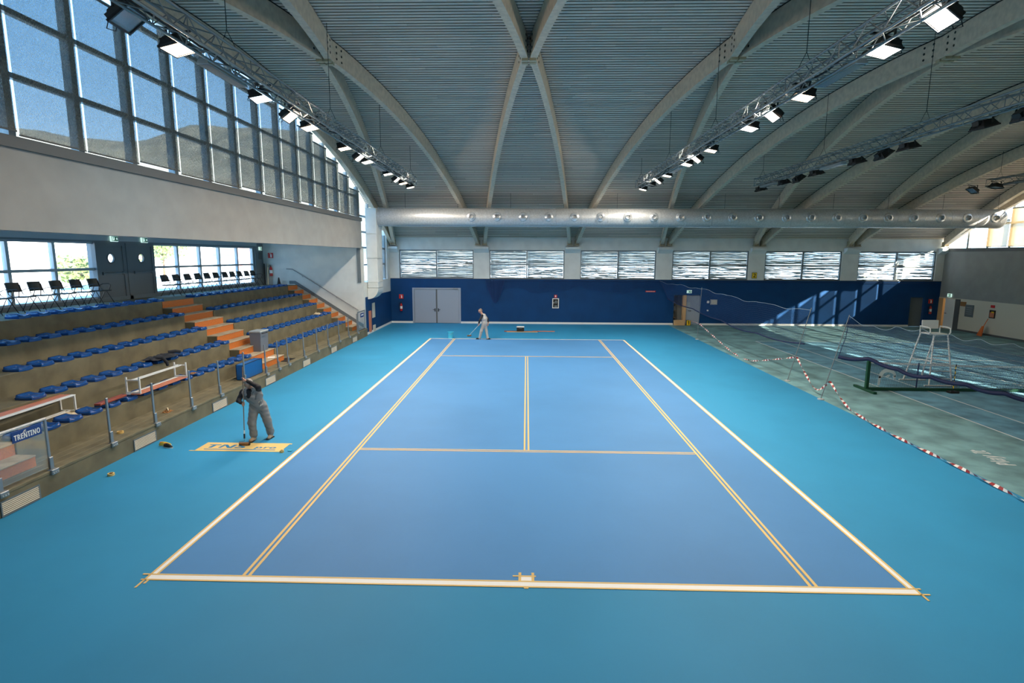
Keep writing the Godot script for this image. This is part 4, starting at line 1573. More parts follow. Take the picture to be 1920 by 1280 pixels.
func draped(b: MB, wx: float, wz: float, sd: int, h: float, thick: float) -> void:
	var f := FastNoiseLite.new()
	f.seed = sd
	f.frequency = 2.6
	var n := 16
	var pt := func(i: int, j: int) -> Vector3:
		var u := -1.0 + 2.0 * i / n
		var v := -1.0 + 2.0 * j / n
		var e := sqrt(u * u + v * v)
		var k := 1.0 + 0.2 * f.get_noise_2d(u * 0.4 + 7.0, v * 0.4)
		return Vector3(u * wx * 0.5 * k, maxf(0.004, h * (0.55 + 0.9 * f.get_noise_2d(u * 0.7, v * 0.7)) * (1.0 - smoothstep(0.7, 1.3, e))), v * wz * 0.5 * k)
	for i in n:
		for j in n:
			var A: Vector3 = pt.call(i, j)
			var B: Vector3 = pt.call(i + 1, j)
			var C: Vector3 = pt.call(i + 1, j + 1)
			var D: Vector3 = pt.call(i, j + 1)
			b.face(A, B, C, D, (A + C) * 0.5 - Vector3(0, 1, 0))
			if i == 0:
				b.face(A, D, D * Vector3(1, 0, 1), A * Vector3(1, 0, 1), Vector3.ZERO)
			if i == n - 1:
				b.face(B, C, C * Vector3(1, 0, 1), B * Vector3(1, 0, 1), Vector3.ZERO)
			if j == 0:
				b.face(A, B, B * Vector3(1, 0, 1), A * Vector3(1, 0, 1), Vector3.ZERO)
			if j == n - 1:
				b.face(D, C, C * Vector3(1, 0, 1), D * Vector3(1, 0, 1), Vector3.ZERO)


func tape_roll(at: Vector3, label: String, r: float) -> void:
	var t := thing("tape_roll", at, label, "tape")
	var b := MB.new()
	b.lathe([Vector2(r * 0.62, 0), Vector2(r, 0), Vector2(r, 0.05), Vector2(r * 0.62, 0.05)], 18)
	put(b, "tape", M.tape, t)
	b = MB.new()
	b.lathe([Vector2(r * 0.62, 0.05), Vector2(r * 0.56, 0.05), Vector2(r * 0.56, 0.0)], 18)
	put(b, "core", M.roller_nap, t)


# trainer pointing to +z
func shoe_parts(t: Node3D, m: Material) -> void:
	var b := MB.new()
	var out := PackedVector2Array()
	for k in 24:
		var a := TAU * k / 24.0
		out.append(Vector2(cos(a) * (0.042 + 0.009 * sin(a)), sin(a) * 0.145))
	b.prism(out, 0.028, Transform3D(Basis(Vector3(1, 0, 0), Vector3(0, 0, 1), Vector3(0, 1, 0)), Vector3.ZERO))
	put(b, "sole", M.sign_white, t)
	b = MB.new()
	var rings := []
	for i in 13:
		var s := -1.0 + i / 6.0
		var w := 0.046 * sqrt(maxf(0.02, 1.0 - pow(absf(s), 2.6)))
		var h := lerpf(0.085, 0.045, smoothstep(-0.2, 0.9, s)) * sqrt(maxf(0.03, 1.0 - pow(absf(s), 4.0)))
		var ring := []
		for k in 9:
			var a := PI * k / 8.0
			ring.append(Vector3(cos(a) * w, 0.026 + sin(a) * h, s * 0.14))
		rings.append(ring)
	for i in 12:
		for k in 8:
			b.face(rings[i][k], rings[i][k + 1], rings[i + 1][k + 1], rings[i + 1][k], Vector3(0, 0.02, (i - 5.5) * 0.023))
	put(b, "upper", m, t)
	b = MB.new()
	b.lathe([Vector2(0.034, 0.0), Vector2(0.036, 0.012), Vector2(0.024, 0.004)], 12, Transform3D(Basis().scaled(Vector3(0.9, 1, 1.3)), Vector3(0, 0.092, -0.07)))
	put(b, "collar", M.orange_rag, t)
	b = MB.new()
	for k in 3:
		b.box(Vector3(0, 0.098 - 0.012 * k, 0.0 + 0.025 * k), Vector3(0.04, 0.006, 0.008))
	put(b, "lace", M.sign_white, t)


func build_ribs() -> void:
	# each rib rises from a pillar to a ridge node half a bay to one side
	for half in 2:
		for k in 6:
			var xn := X0 + BAY * (k + 0.5)
			for s in [-1, 1]:
				var xp: float = xn + s * BAY * 0.5
				var lab: String = "timber rib %s %s ridge joint, foot towards the %s gable" % ["rising from far wall to" if half == 0 else "overhead, running down from", ORD[k], "bleacher" if s < 0 else "sunlit"]
				var r := thing("roof_rib", Vector3(xp, 0, ZF + 0.1 if half == 0 else 2.0 * ZR - ZF - 0.1), lab, "roof beam", "crossing timber ribs of the vault, %s half" % ["far", "near"][half])
				rib(r, Vector2(xp - s * 0.24, 0), Vector2(xn + s * 0.115, 0), half, s)
	# straight ribs against both gables
	for sd in 2:
		for half in 2:
			var x: float = XL + 0.175 if sd == 0 else XR - 0.16
			var r := thing("gable_rib", Vector3(x, 0, ZF + 0.1 if half == 0 else 2.0 * ZR - ZF - 0.1), "grey timber edge rib along the %s, %s half" % [["screened gable above the bleachers", "sunlit gable behind the umpire chair"][sd], ["far", "near"][half]], "roof beam")
			rib(r, Vector2(x, 0), Vector2(x, 0), half, 0)


func rib(r: Node3D, foot: Vector2, top: Vector2, half: int, s: int) -> void:
	var n := 26
	var za := ZF + 0.22
	var zb := ZR
	var org := r.position
	var w := 0.105
	var dirp := Vector3(top.x - foot.x, 0, zb - za).normalized()
	var sd := Vector3(0, 1, 0).cross(dirp).normalized() * w
	var b := MB.new()
	var prev := []
	for i in n + 1:
		var t := float(i) / n
		var z := lerpf(za, zb, t)
		var x := lerpf(foot.x, top.x, t)
		var yb := rib_y(z)
		var yt := roof_y(z) - 0.06
		var c := [Vector3(x, yb, z) - sd, Vector3(x, yb, z) + sd, Vector3(x, yt, z) + sd, Vector3(x, yt, z) - sd]
		for q in 4:
			var p: Vector3 = c[q]
			if half == 1:
				p.z = 2.0 * ZR - p.z
			c[q] = p - org
		if i > 0:
			var mid: Vector3 = (c[0] + c[2] + prev[0] + prev[2]) * 0.25
			for q in 4:
				b.face(prev[q], prev[(q + 1) % 4], c[(q + 1) % 4], c[q], mid)
		if i == 0 or i == n:
			b.face(c[0], c[1], c[2], c[3], (c[0] + c[2]) * 0.5 + Vector3(0, 0, 0.5 if (i == 0) == (half == 0) else -0.5))
		prev = c
	put(b, "beam", M.timber, r)
	# dark recessed joint between the rib and the lining
	var g := MB.new()
	prev = []
	for i in n + 1:
		var t := float(i) / n
		var z := lerpf(za, zb, t)
		var x := lerpf(foot.x, top.x, t)
		var c := [Vector3(x, roof_y(z) - 0.06, z) - sd * 0.75, Vector3(x, roof_y(z) - 0.06, z) + sd * 0.75, Vector3(x, roof_y(z) - 0.012, z) + sd * 0.75, Vector3(x, roof_y(z) - 0.012, z) - sd * 0.75]
		for q in 4:
			var p: Vector3 = c[q]
			if half == 1:
				p.z = 2.0 * ZR - p.z
			c[q] = p - org
		if i > 0:
			var mid: Vector3 = (c[0] + c[2] + prev[0] + prev[2]) * 0.25
			for q in [1, 3]:
				g.face(prev[q], prev[(q + 1) % 4], c[(q + 1) % 4], c[q], mid)
		prev = c
	put(g, "spacer", M.bolt_dark, r)
	if s != 0:
		var bolts := MB.new()
		for side in [-1.0, 1.0]:
			for col in 2:
				for row in 3:
					var t := 1.0 - (0.30 + 0.33 * col) / 20.2
					var z := lerpf(za, zb, t)
					var x := lerpf(foot.x, top.x, t)
					var p: Vector3 = Vector3(x, lerpf(rib_y(z), roof_y(z), 0.22 + 0.26 * row), z) + sd * 1.01 * side
					var nn: Vector3 = sd.normalized() * side
					if half == 1:
						p.z = 2.0 * ZR - p.z
						nn.z = -nn.z
					var bs := Basis(nn.cross(Vector3.UP).normalized(), nn, nn.cross(nn.cross(Vector3.UP)).normalized())
					bolts.lathe([Vector2(0.035, 0.0), Vector2(0.035, 0.012), Vector2(0, 0.012)], 8, Transform3D(bs, p - org))
		stuff(put(bolts, "bolting", M.bolt_dark, r))
		# steel foot at the pillar
		var f := MB.new()
		var z0 := za + 0.05
		var q := Vector3(foot.x, rib_y(z0) - 0.02, z0)
		if half == 1:
			q.z = 2.0 * ZR - q.z
		f.box(q - org + Vector3(0, -0.03, 0), Vector3(0.34, 0.05, 0.34))
		f.box(q - org + Vector3(0.13, 0.14, 0), Vector3(0.02, 0.3, 0.28))
		f.box(q - org + Vector3(-0.13, 0.14, 0), Vector3(0.02, 0.3, 0.28))
		put(f, "steel_shoe", M.shoe_steel, r)
		# half of the hanger block under the ridge node
		var nb := MB.new()
		var zz := ZR - 0.12
		var y := rib_y(zz)
		var pz: float = zz if half == 0 else 2.0 * ZR - zz
		nb.box(Vector3(top.x, y - 0.03, pz) - org, Vector3(0.2, 0.09, 0.16))
		put(nb, "node_block", M.shoe_steel, r)


const SC := 0.946


func along(z: float) -> float:
	return 7.2345 - (7.2345 - z) * SC


func build_trusses() -> void:
	var specs := [
		[-5.77, -21.3, 6.5, "lighting truss hanging over the bleacher side of the blue court", 0.0],
		[5.75, -22.6, 6.5, "lighting truss hanging between the two courts", 0.0],
		[11.5, -21.7, 6.5, "lighting truss with dark unlit lamps over the carpet court", 0.0],
		[23.05, -21.9, 6.5, "lighting truss beside the sunlit gable", 0.0],
	]
	for sp in specs:
		truss(sp[0], sp[1], sp[2], sp[3])
	var t1 := [[-2.22, 0], [-3.52, 2], [-6.75, 3], [-8.45, 2], [-9.82, 2], [-12.99, 2], [-14.78, 1], [-15.85, 1], [-19.17, 1], [-21.01, 1], [-22.45, 2], [-24.2, 1]]
	for i in t1.size():
		flood(Vector3(-6.16, 8.2, along(t1[i][0])), 1, i, t1[i][1], "of the bleacher side truss")
	var t2 := [[-2.4, 1], [-3.84, 1], [-6.84, 2], [-8.54, 1], [-10.07, 1], [-13.53, 2], [-15.25, 1], [-16.55, 1], [-19.79, 1], [-21.6, 1], [-23.19, 0], [-25.2, 1]]
	for i in t2.size():
		flood(Vector3(6.15, 8.22, along(t2[i][0])), -1, i, t2[i][1], "of the truss between the courts")
	var t3 := [-7.75, -9.06, -12.12, -13.39, -14.99, -17.98, -19.54, -21.04, -23.75]
	for i in t3.size():
		flood(Vector3(11.86, 8.02, along(t3[i])), 1, i, 0, "of the truss over the carpet court")
	for z in [-24.1, -22.6]:
		flood(Vector3(22.65, 8.05, along(z)), -1, 0 if z < -23 else 1, 0, "of the truss by the sunlit gable")
	# closed strip luminaires under the trusses
	for q in [[-6.15, 8.18, -4.4, "over the bleacher side", 0], [6.15, 8.2, -4.6, "between the courts", 0], [-6.15, 8.18, -16.2, "over the bleacher side", 1], [6.15, 8.2, -16.8, "between the courts", 1], [11.5, 8.02, -14.75, "over the carpet court", 0], [11.5, 8.02, -20.35, "over the carpet court", 1]]:
		var h := thing("strip_luminaire", Vector3(q[0], q[1], q[2]), "pale unlit strip luminaire, %s from the near wall, under the truss %s" % [ORD[q[4]], q[3]], "light fitting", "unlit strip luminaires under the trusses")
		var b := MB.new()
		b.prism(PackedVector2Array([Vector2(-0.12, 0), Vector2(0.12, 0), Vector2(0.07, 0.09), Vector2(-0.07, 0.09)]), 1.5, Transform3D(Basis(), Vector3(0, 0, -0.75)))
		put(b, "housing", M.frame_light, h)
		b = MB.new()
		b.box(Vector3(0, -0.006, 0), Vector3(0.2, 0.012, 1.4))
		put(b, "diffuser", M.lens_off, h)
		b = MB.new()
		for z in [-0.5, 0.5]:
			b.tube([Vector3(0, 0.08, z), Vector3(-0.22 * signf(q[0]) if absf(q[0]) < 7.0 else 0.15, 0.06, z)], 0.012, 5)
		put(b, "bracket", M.truss_metal, h)


func truss(x: float, z0: float, z1: float, label: String) -> void:
	var yc := 8.35
	var t := thing("lighting_truss", Vector3(x, yc, z0), label, "truss")
	var w := 0.16
	var L := z1 - z0
	for sx in [-1, 1]:
		for sy in [-1, 1]:
			var b := MB.new()
			b.tube([Vector3(w * sx, w * sy, 0), Vector3(w * sx, w * sy, L)], 0.026, 8)
			put(b, "chord", M.truss_metal, t)
	var l := MB.new()
	var n := int(L / 0.42)
	for i in n:
		var a := L * i / n
		var e := L * (i + 1) / n
		var f := 1.0 if i % 2 else -1.0
		l.tube([Vector3(w, w * f, a), Vector3(w, -w * f, e)], 0.012, 4, false)
		l.tube([Vector3(-w, w * f, a), Vector3(-w, -w * f, e)], 0.012, 4, false)
		l.tube([Vector3(w * f, w, a), Vector3(-w * f, w, e)], 0.012, 4, false)
		l.tube([Vector3(w * f, -w, a), Vector3(-w * f, -w, e)], 0.012, 4, false)
		if i % 5 == 0:
			l.tube([Vector3(w, -w, a), Vector3(w, w, a)], 0.012, 4, false)
			l.tube([Vector3(-w, -w, a), Vector3(-w, w, a)], 0.012, 4, false)
	stuff(put(l, "lacing", M.truss_metal, t))
	# cable tray and loose cable along the top
	var c := MB.new()
	var pts := []
	var rng := RandomNumberGenerator.new()
	rng.seed = int(x * 10.0) + 500
	for i in 60:
		pts.append(Vector3(rng.randf_range(-0.05, 0.05), -w + 0.04 + rng.randf_range(-0.02, 0.03), L * i / 59.0))
	c.tube(pts, 0.02, 5)
	put(c, "power_cable", M.rubber, t)
	var z := z0 + 0.6
	while z < z1:
		var h := MB.new()
		var top := roof_y(z) - yc
		h.tube([Vector3(0, top, z - z0), Vector3(0, w + 0.35, z - z0)], 0.008, 5)
		h.tube([Vector3(0, w + 0.35, z - z0), Vector3(w, w, z - z0)], 0.006, 4)
		h.tube([Vector3(0, w + 0.35, z - z0), Vector3(-w, w, z - z0)], 0.006, 4)
		put(h, "hanger_cable", M.dark_metal, t)
		z += 5.6


# side: +1 the lamp looks towards +x; lit: 0 off, 1 white, 2 warm, 3 cool
func flood(at: Vector3, side: int, idx: int, lit: int, where: String) -> void:
	var kind: String = ["unlit black floodlight", "lit white floodlight", "lit warm floodlight", "lit bluish floodlight"][lit]
	var f := thing("floodlight", at, "%s, %s from the near wall end %s" % [kind, ORD[idx], where], "floodlight", "floodlights " + where)
	var cross_aimed := idx % 3 == 0
	var tilt := deg_to_rad(38.0 if cross_aimed else 13.0)
	var yaw := deg_to_rad([4.0, 0.0, 8.0][idx % 3])
	# local: lens looks along -y, then tips towards the court
	var bs := Basis(Vector3(0, 1, 0), yaw * side) * Basis(Vector3(0, 0, 1), tilt * side)
	var head := Node3D.new()
	var b := MB.new()
	# housing: a shallow box that narrows to the back
	var a := [Vector3(-0.20, 0, -0.25), Vector3(0.20, 0, -0.25), Vector3(0.20, 0, 0.25), Vector3(-0.20, 0, 0.25)]
	var c := [Vector3(-0.13, 0.17, -0.16), Vector3(0.13, 0.17, -0.16), Vector3(0.13, 0.17, 0.16), Vector3(-0.13, 0.17, 0.16)]
	for i in 4:
		b.face(bs * a[i], bs * a[(i + 1) % 4], bs * c[(i + 1) % 4], bs * c[i], bs * Vector3(0, 0.08, 0))
	b.face(bs * c[0], bs * c[1], bs * c[2], bs * c[3], bs * Vector3(0, 0.08, 0))
	b.box(bs * Vector3(0.195, -0.015, 0), Vector3(0.03, 0.04, 0.53), bs)
	b.box(bs * Vector3(-0.195, -0.015, 0), Vector3(0.03, 0.04, 0.53), bs)
	b.box(bs * Vector3(0, -0.015, 0.25), Vector3(0.36, 0.04, 0.03), bs)
	b.box(bs * Vector3(0, -0.015, -0.25), Vector3(0.36, 0.04, 0.03), bs)
	put(b, "housing", M.housing, f)
	head.free()
	b = MB.new()
	b.box(bs * Vector3(-0.14 * side, 0.12, 0), Vector3(0.16, 0.12, 0.22), bs)
	put(b, "ballast_box", M.housing, f)
	b = MB.new()
	b.box(bs * Vector3(0, -0.012, 0), Vector3(0.36, 0.008, 0.47), bs)
	var lens_name := ["lens_off", "lens_white", "lens_warm", "lens_cool"]
	put(b, "lens", M[lens_name[lit]], f)
	if lit == 0:
		b = MB.new()
		b.box(bs * Vector3(0, 0.03, 0), Vector3(0.3, 0.005, 0.4), bs)
		b.face(bs * Vector3(-0.18, -0.005, -0.23), bs * Vector3(0.18, -0.005, -0.23), bs * Vector3(0.15, 0.03, -0.2), bs * Vector3(-0.15, 0.03, -0.2), bs * Vector3(0, 0, -1))
		b.face(bs * Vector3(-0.18, -0.005, 0.23), bs * Vector3(0.18, -0.005, 0.23), bs * Vector3(0.15, 0.03, 0.2), bs * Vector3(-0.15, 0.03, 0.2), bs * Vector3(0, 0, 1))
		put(b, "reflector", M.reflector, f)
	# yoke up to the truss and a safety loop
	b = MB.new()
	var up := Vector3(-0.02 * side, 0.24, 0)
	for s in [-1, 1]:
		b.bar(bs * Vector3(0, 0.07, 0.27 * s), up + Vector3(0, 0, 0.27 * s), 0.012, 0.04, Vector3(1, 0, 0))
	b.bar(up + Vector3(0, 0, -0.275), up + Vector3(0, 0, 0.275), 0.04, 0.014)
	b.bar(up, up + Vector3(0.26 * side, 0.04, 0), 0.04, 0.03)
	put(b, "yoke", M.dark_metal, f)
	b = MB.new()
	b.tube([bs * Vector3(-0.2 * side, 0.1, -0.1), bs * Vector3(-0.2 * side, 0.1, -0.1) + Vector3(-0.06 * side, -0.1, -0.02), bs * Vector3(-0.2 * side, 0.1, 0.1) + Vector3(-0.05 * side, -0.14, 0), bs * Vector3(-0.2 * side, 0.1, 0.1)], 0.008, 5)
	put(b, "cable_loop", M.rubber, f)
	if lit > 0:
		var l := AreaLight3D.new()
		l.name = "flood_lamp"
		l.area_size = Vector2(0.36, 0.47)
		l.light_energy = lamp_energy
		l.light_color = [Color.WHITE, Color(1, 0.96, 0.9), Color(1, 0.88, 0.76), Color(0.86, 0.95, 1.0)][lit]
		l.area_range = 60.0
		l.area_attenuation = 2.0
		l.shadow_enabled = true
		# AreaLight3D shines along its -z
		l.transform = Transform3D(Basis(bs * Vector3(1, 0, 0), bs * Vector3(0, 0, -1), bs * Vector3(0, 1, 0)), bs * Vector3(0, -0.03, 0))
		f.add_child(l)


func build_duct() -> void:
	var yc := 6.88
	var zc := -25.9
	var r := 0.53
	var d := thing("air_duct", Vector3(0, yc, zc), "long round galvanised air duct with jet nozzles under the vault", "duct")
	# round run in rolled sections
	var x0 := -8.79
	var x1 := 27.0
	var n := 24
	for i in n:
		var a := lerpf(x0, x1, float(i) / n)
		var e := lerpf(x0, x1, float(i + 1) / n)
		var b := MB.new()
		b.lathe([Vector2(r, a), Vector2(r, e - 0.02), Vector2(r + 0.012, e - 0.015), Vector2(r + 0.012, e), Vector2(r, e)], 40, Transform3D(Basis(Vector3(0, 0, 1), -PI / 2), Vector3.ZERO))
		put(b, "duct_section", M.galv, d)
	var cap := MB.new()
	cap.lathe([Vector2(r + 0.015, x1 - 0.3), Vector2(r + 0.015, x1), Vector2(r * 0.9, x1 + 0.12), Vector2(r * 0.6, x1 + 0.2), Vector2(0, x1 + 0.24)], 40, Transform3D(Basis(Vector3(0, 0, 1), -PI / 2), Vector3.ZERO))
	put(cap, "end_cap", M.galv, d)
	# nozzles
	var px := [882, 932, 983, 1033, 1083, 1134, 1186, 1236, 1287, 1338, 1387, 1437, 1490, 1535, 1584, 1633, 1679, 1726, 1776, 1826, 1879]
	for k in px.size():
		var x := -3.26 + (26.39 + 3.26) * k / 20.0
		x = lerpf(x, -3.26 + (px[k] - 882) * (26.39 + 3.26) / (1879 - 882), 0.7)
		var ang := Basis(Vector3(1, 0, 0), PI / 2 - 0.02)
		var nz := MB.new()
		var xf := Transform3D(ang, Vector3(x, 0.0, 0.0))
		nz.lathe([Vector2(0.26, r - 0.07), Vector2(0.26, r + 0.02), Vector2(0.235, r + 0.05), Vector2(0.15, r + 0.07), Vector2(0.14, r + 0.16), Vector2(0.115, r + 0.17), Vector2(0.11, r - 0.25)], 20, xf)
		var q := put(nz, "nozzle", M.chrome, d)
		var hole := MB.new()
		hole.lathe([Vector2(0.112, r - 0.24), Vector2(0.0, r - 0.25)], 16, xf)
		put(hole, "bore", M.bore_metal, q)
	# hangers
	for k in 12:
		var x := -7.2 + 3.1 * k
		var b := MB.new()
		b.tube([Vector3(x, r, 0), Vector3(x, roof_y(zc) - yc, 0)], 0.008, 5)
		put(b, "hanger_rod", M.dark_metal, d)
	# square riser at the gable with an elbow into the wall
	var v := thing("duct_riser", Vector3(-9.1, 0, -25.9), "square white-grey duct riser bending into the gable wall", "duct")
	var secs := [[2.75, 3.1], [3.1, 4.5], [4.5, 5.9], [5.9, 7.36]]
	for s in secs:
		var b := MB.new()
		b.bbox(Vector3(0.0, (s[0] + s[1]) * 0.5, 0), Vector3(0.62, s[1] - s[0] - 0.01, 1.16), 0.008)
		b.box(Vector3(0.0, s[1] - 0.012, 0), Vector3(0.66, 0.024, 1.2))
		put(b, "duct_section", M.plaster, v)
	var el := MB.new()
	var poly := PackedVector2Array()
	for i in 9:
		var a := PI / 2 * i / 8.0
		poly.append(Vector2(-0.33 + 0.64 * cos(a), 2.74 - 0.66 * sin(a)))
	poly.append(Vector2(-0.33, 2.74))
	el.prism(poly, 1.16, Transform3D(Basis(), Vector3(0, 0, -0.58)))
	put(el, "elbow", M.plaster, v)
	var col := MB.new()
	col.lathe([Vector2(r + 0.03, -8.79), Vector2(r + 0.03, -8.68), Vector2(r, -8.68)], 40, Transform3D(Basis(Vector3(0, 0, 1), -PI / 2), Vector3(9.1, yc, 0.0)))
	put(col, "collar", M.galv, v)


func tape_strip(x0: float, x1: float, z0: float, z1: float, label: String, group := "") -> void:
	var o := put(flat(x0, x1, z0, z1, 0.0062, 0.0016), "masking_tape", M.tape)
	tag(o, label, "tape", group)


func build_court_tapes() -> void:
	var t := 0.032
	# near baseline, both edges, with overlong ends
	tape_strip(-5.62, 5.58, -0.10 - t, -0.10, "long ochre masking tape along the court edge of the near baseline")
	tape_strip(-5.56, 5.62, 0.0, t, "long ochre masking tape along the outer edge of the near baseline")
	tape_strip(-5.485, 5.485, -23.68, -23.655, "thin ochre masking tape along the far baseline")
	for s in [-1, 1]:
		var side: String = "towards the bleachers" if s < 0 else "towards the carpet court"
		tape_strip(s * 5.485, s * (5.485 + t), -23.7, 0.22 if s < 0 else 0.16, "ochre masking tape outside the white doubles line " + side)
		tape_strip(s * (5.425 - t), s * 5.425, -23.68, -0.1, "ochre masking tape inside the white doubles line " + side)
		for q in [[4.055 - 0.028, 4.09 - 0.024, "inner"], [4.09 + 0.024, 4.125 + 0.028, "outer"]]:
			tape_strip(s * (q[0] - 0.004), s * (q[1] + 0.004), -23.68, -0.132, "%s of two parallel ochre tapes marking the singles line %s" % [q[2], side], "paired tapes of the singles line " + side)
	for z in [-5.51, -18.26]:
		var nm: String = "near" if z > -10 else "far"
		for q in [-1, 1]:
			tape_strip(-4.02, 4.02, z + q * 0.045 - 0.02, z + q * 0.045 + 0.02, "ochre tape marking the %s service line, edge facing the %s wall" % [nm, "far" if q < 0 else "near"], "paired tapes of the %s service line" % nm)
	for q in [-1, 1]:
		tape_strip(q * 0.048 - 0.02, q * 0.048 + 0.02, -18.2, -5.58, "long ochre tape marking the centre service line, edge towards the %s" % ["bleachers" if q < 0 else "carpet court"], "paired tapes of the centre service line")
	# short tapes round the centre mark
	for s in [-1, 1]:
		tape_strip(s * 0.075, s * 0.115, -0.34, -0.132, "short ochre tape beside the white centre mark, on its %s side" % ["bleacher" if s < 0 else "carpet"], "short tapes round the centre mark")
	tape_strip(-0.20, 0.14, -0.265, -0.232, "short ochre tape across the top of the white centre mark")
	tape_strip(-0.035, 0.03, 0.032, 0.06, "tiny tape scrap on the outer edge of the near baseline")
	for q in [[-5.52, 0.032, 0.12]]:
		tape_strip(-5.46, -5.425, q[1], q[2], "stub of ochre tape below the near corner on the bleacher side")
	# masked lettering being painted by the man with the roller
	var m := thing("paint_stencil", Vector3(-6.92, 0, -5.53), "ochre tape stencil with blue TNS lettering on the teal floor", "stencil")
	var b := MB.new()
	b.span(Vector3(-1.03, 0.002, -0.30), Vector3(1.05, 0.006, 0.30))
	put(b, "masking_sheet", M.tape, m)
	b = MB.new()
	b.span(Vector3(-1.16, 0.0005, 0.26), Vector3(-1.03, 0.004, 0.30))
	b.span(Vector3(1.05, 0.0005, -0.30), Vector3(1.10, 0.004, -0.24))
	put(b, "tape_tail", M.tape, m)
	var lay := Basis(Vector3(1, 0, 0), Vector3(0.16, 0, -1), Vector3(0, 1, 0))
	lettering("TNS", 0.22, 0.003, "lettering", M.logo_blue, m, Transform3D(lay, Vector3(-0.40, 0.0075, -0.03)), false, 0.96)
	lettering("pro", 0.13, 0.003, "lettering", M.logo_blue, m, Transform3D(lay, Vector3(0.58, 0.0075, 0.02)), false, 0.5)
	b = MB.new()
	b.span(Vector3(-0.86, 0.006, 0.16), Vector3(0.88, 0.0085, 0.20))
	put(b, "underline", M.logo_blue, m)
	tape_roll(Vector3(-5.82, 0.0, -5.22), "small tape roll at the corner of the ochre stencil", 0.05)
	b = MB.new()
	b.bbox(Vector3(-5.66, 0.012, -5.3), Vector3(0.1, 0.022, 0.05), 0.006)
	tag(put(b, "blue_cloth", M.bucket_blue), "small blue scrap on the floor past the stencil corner", "scrap")


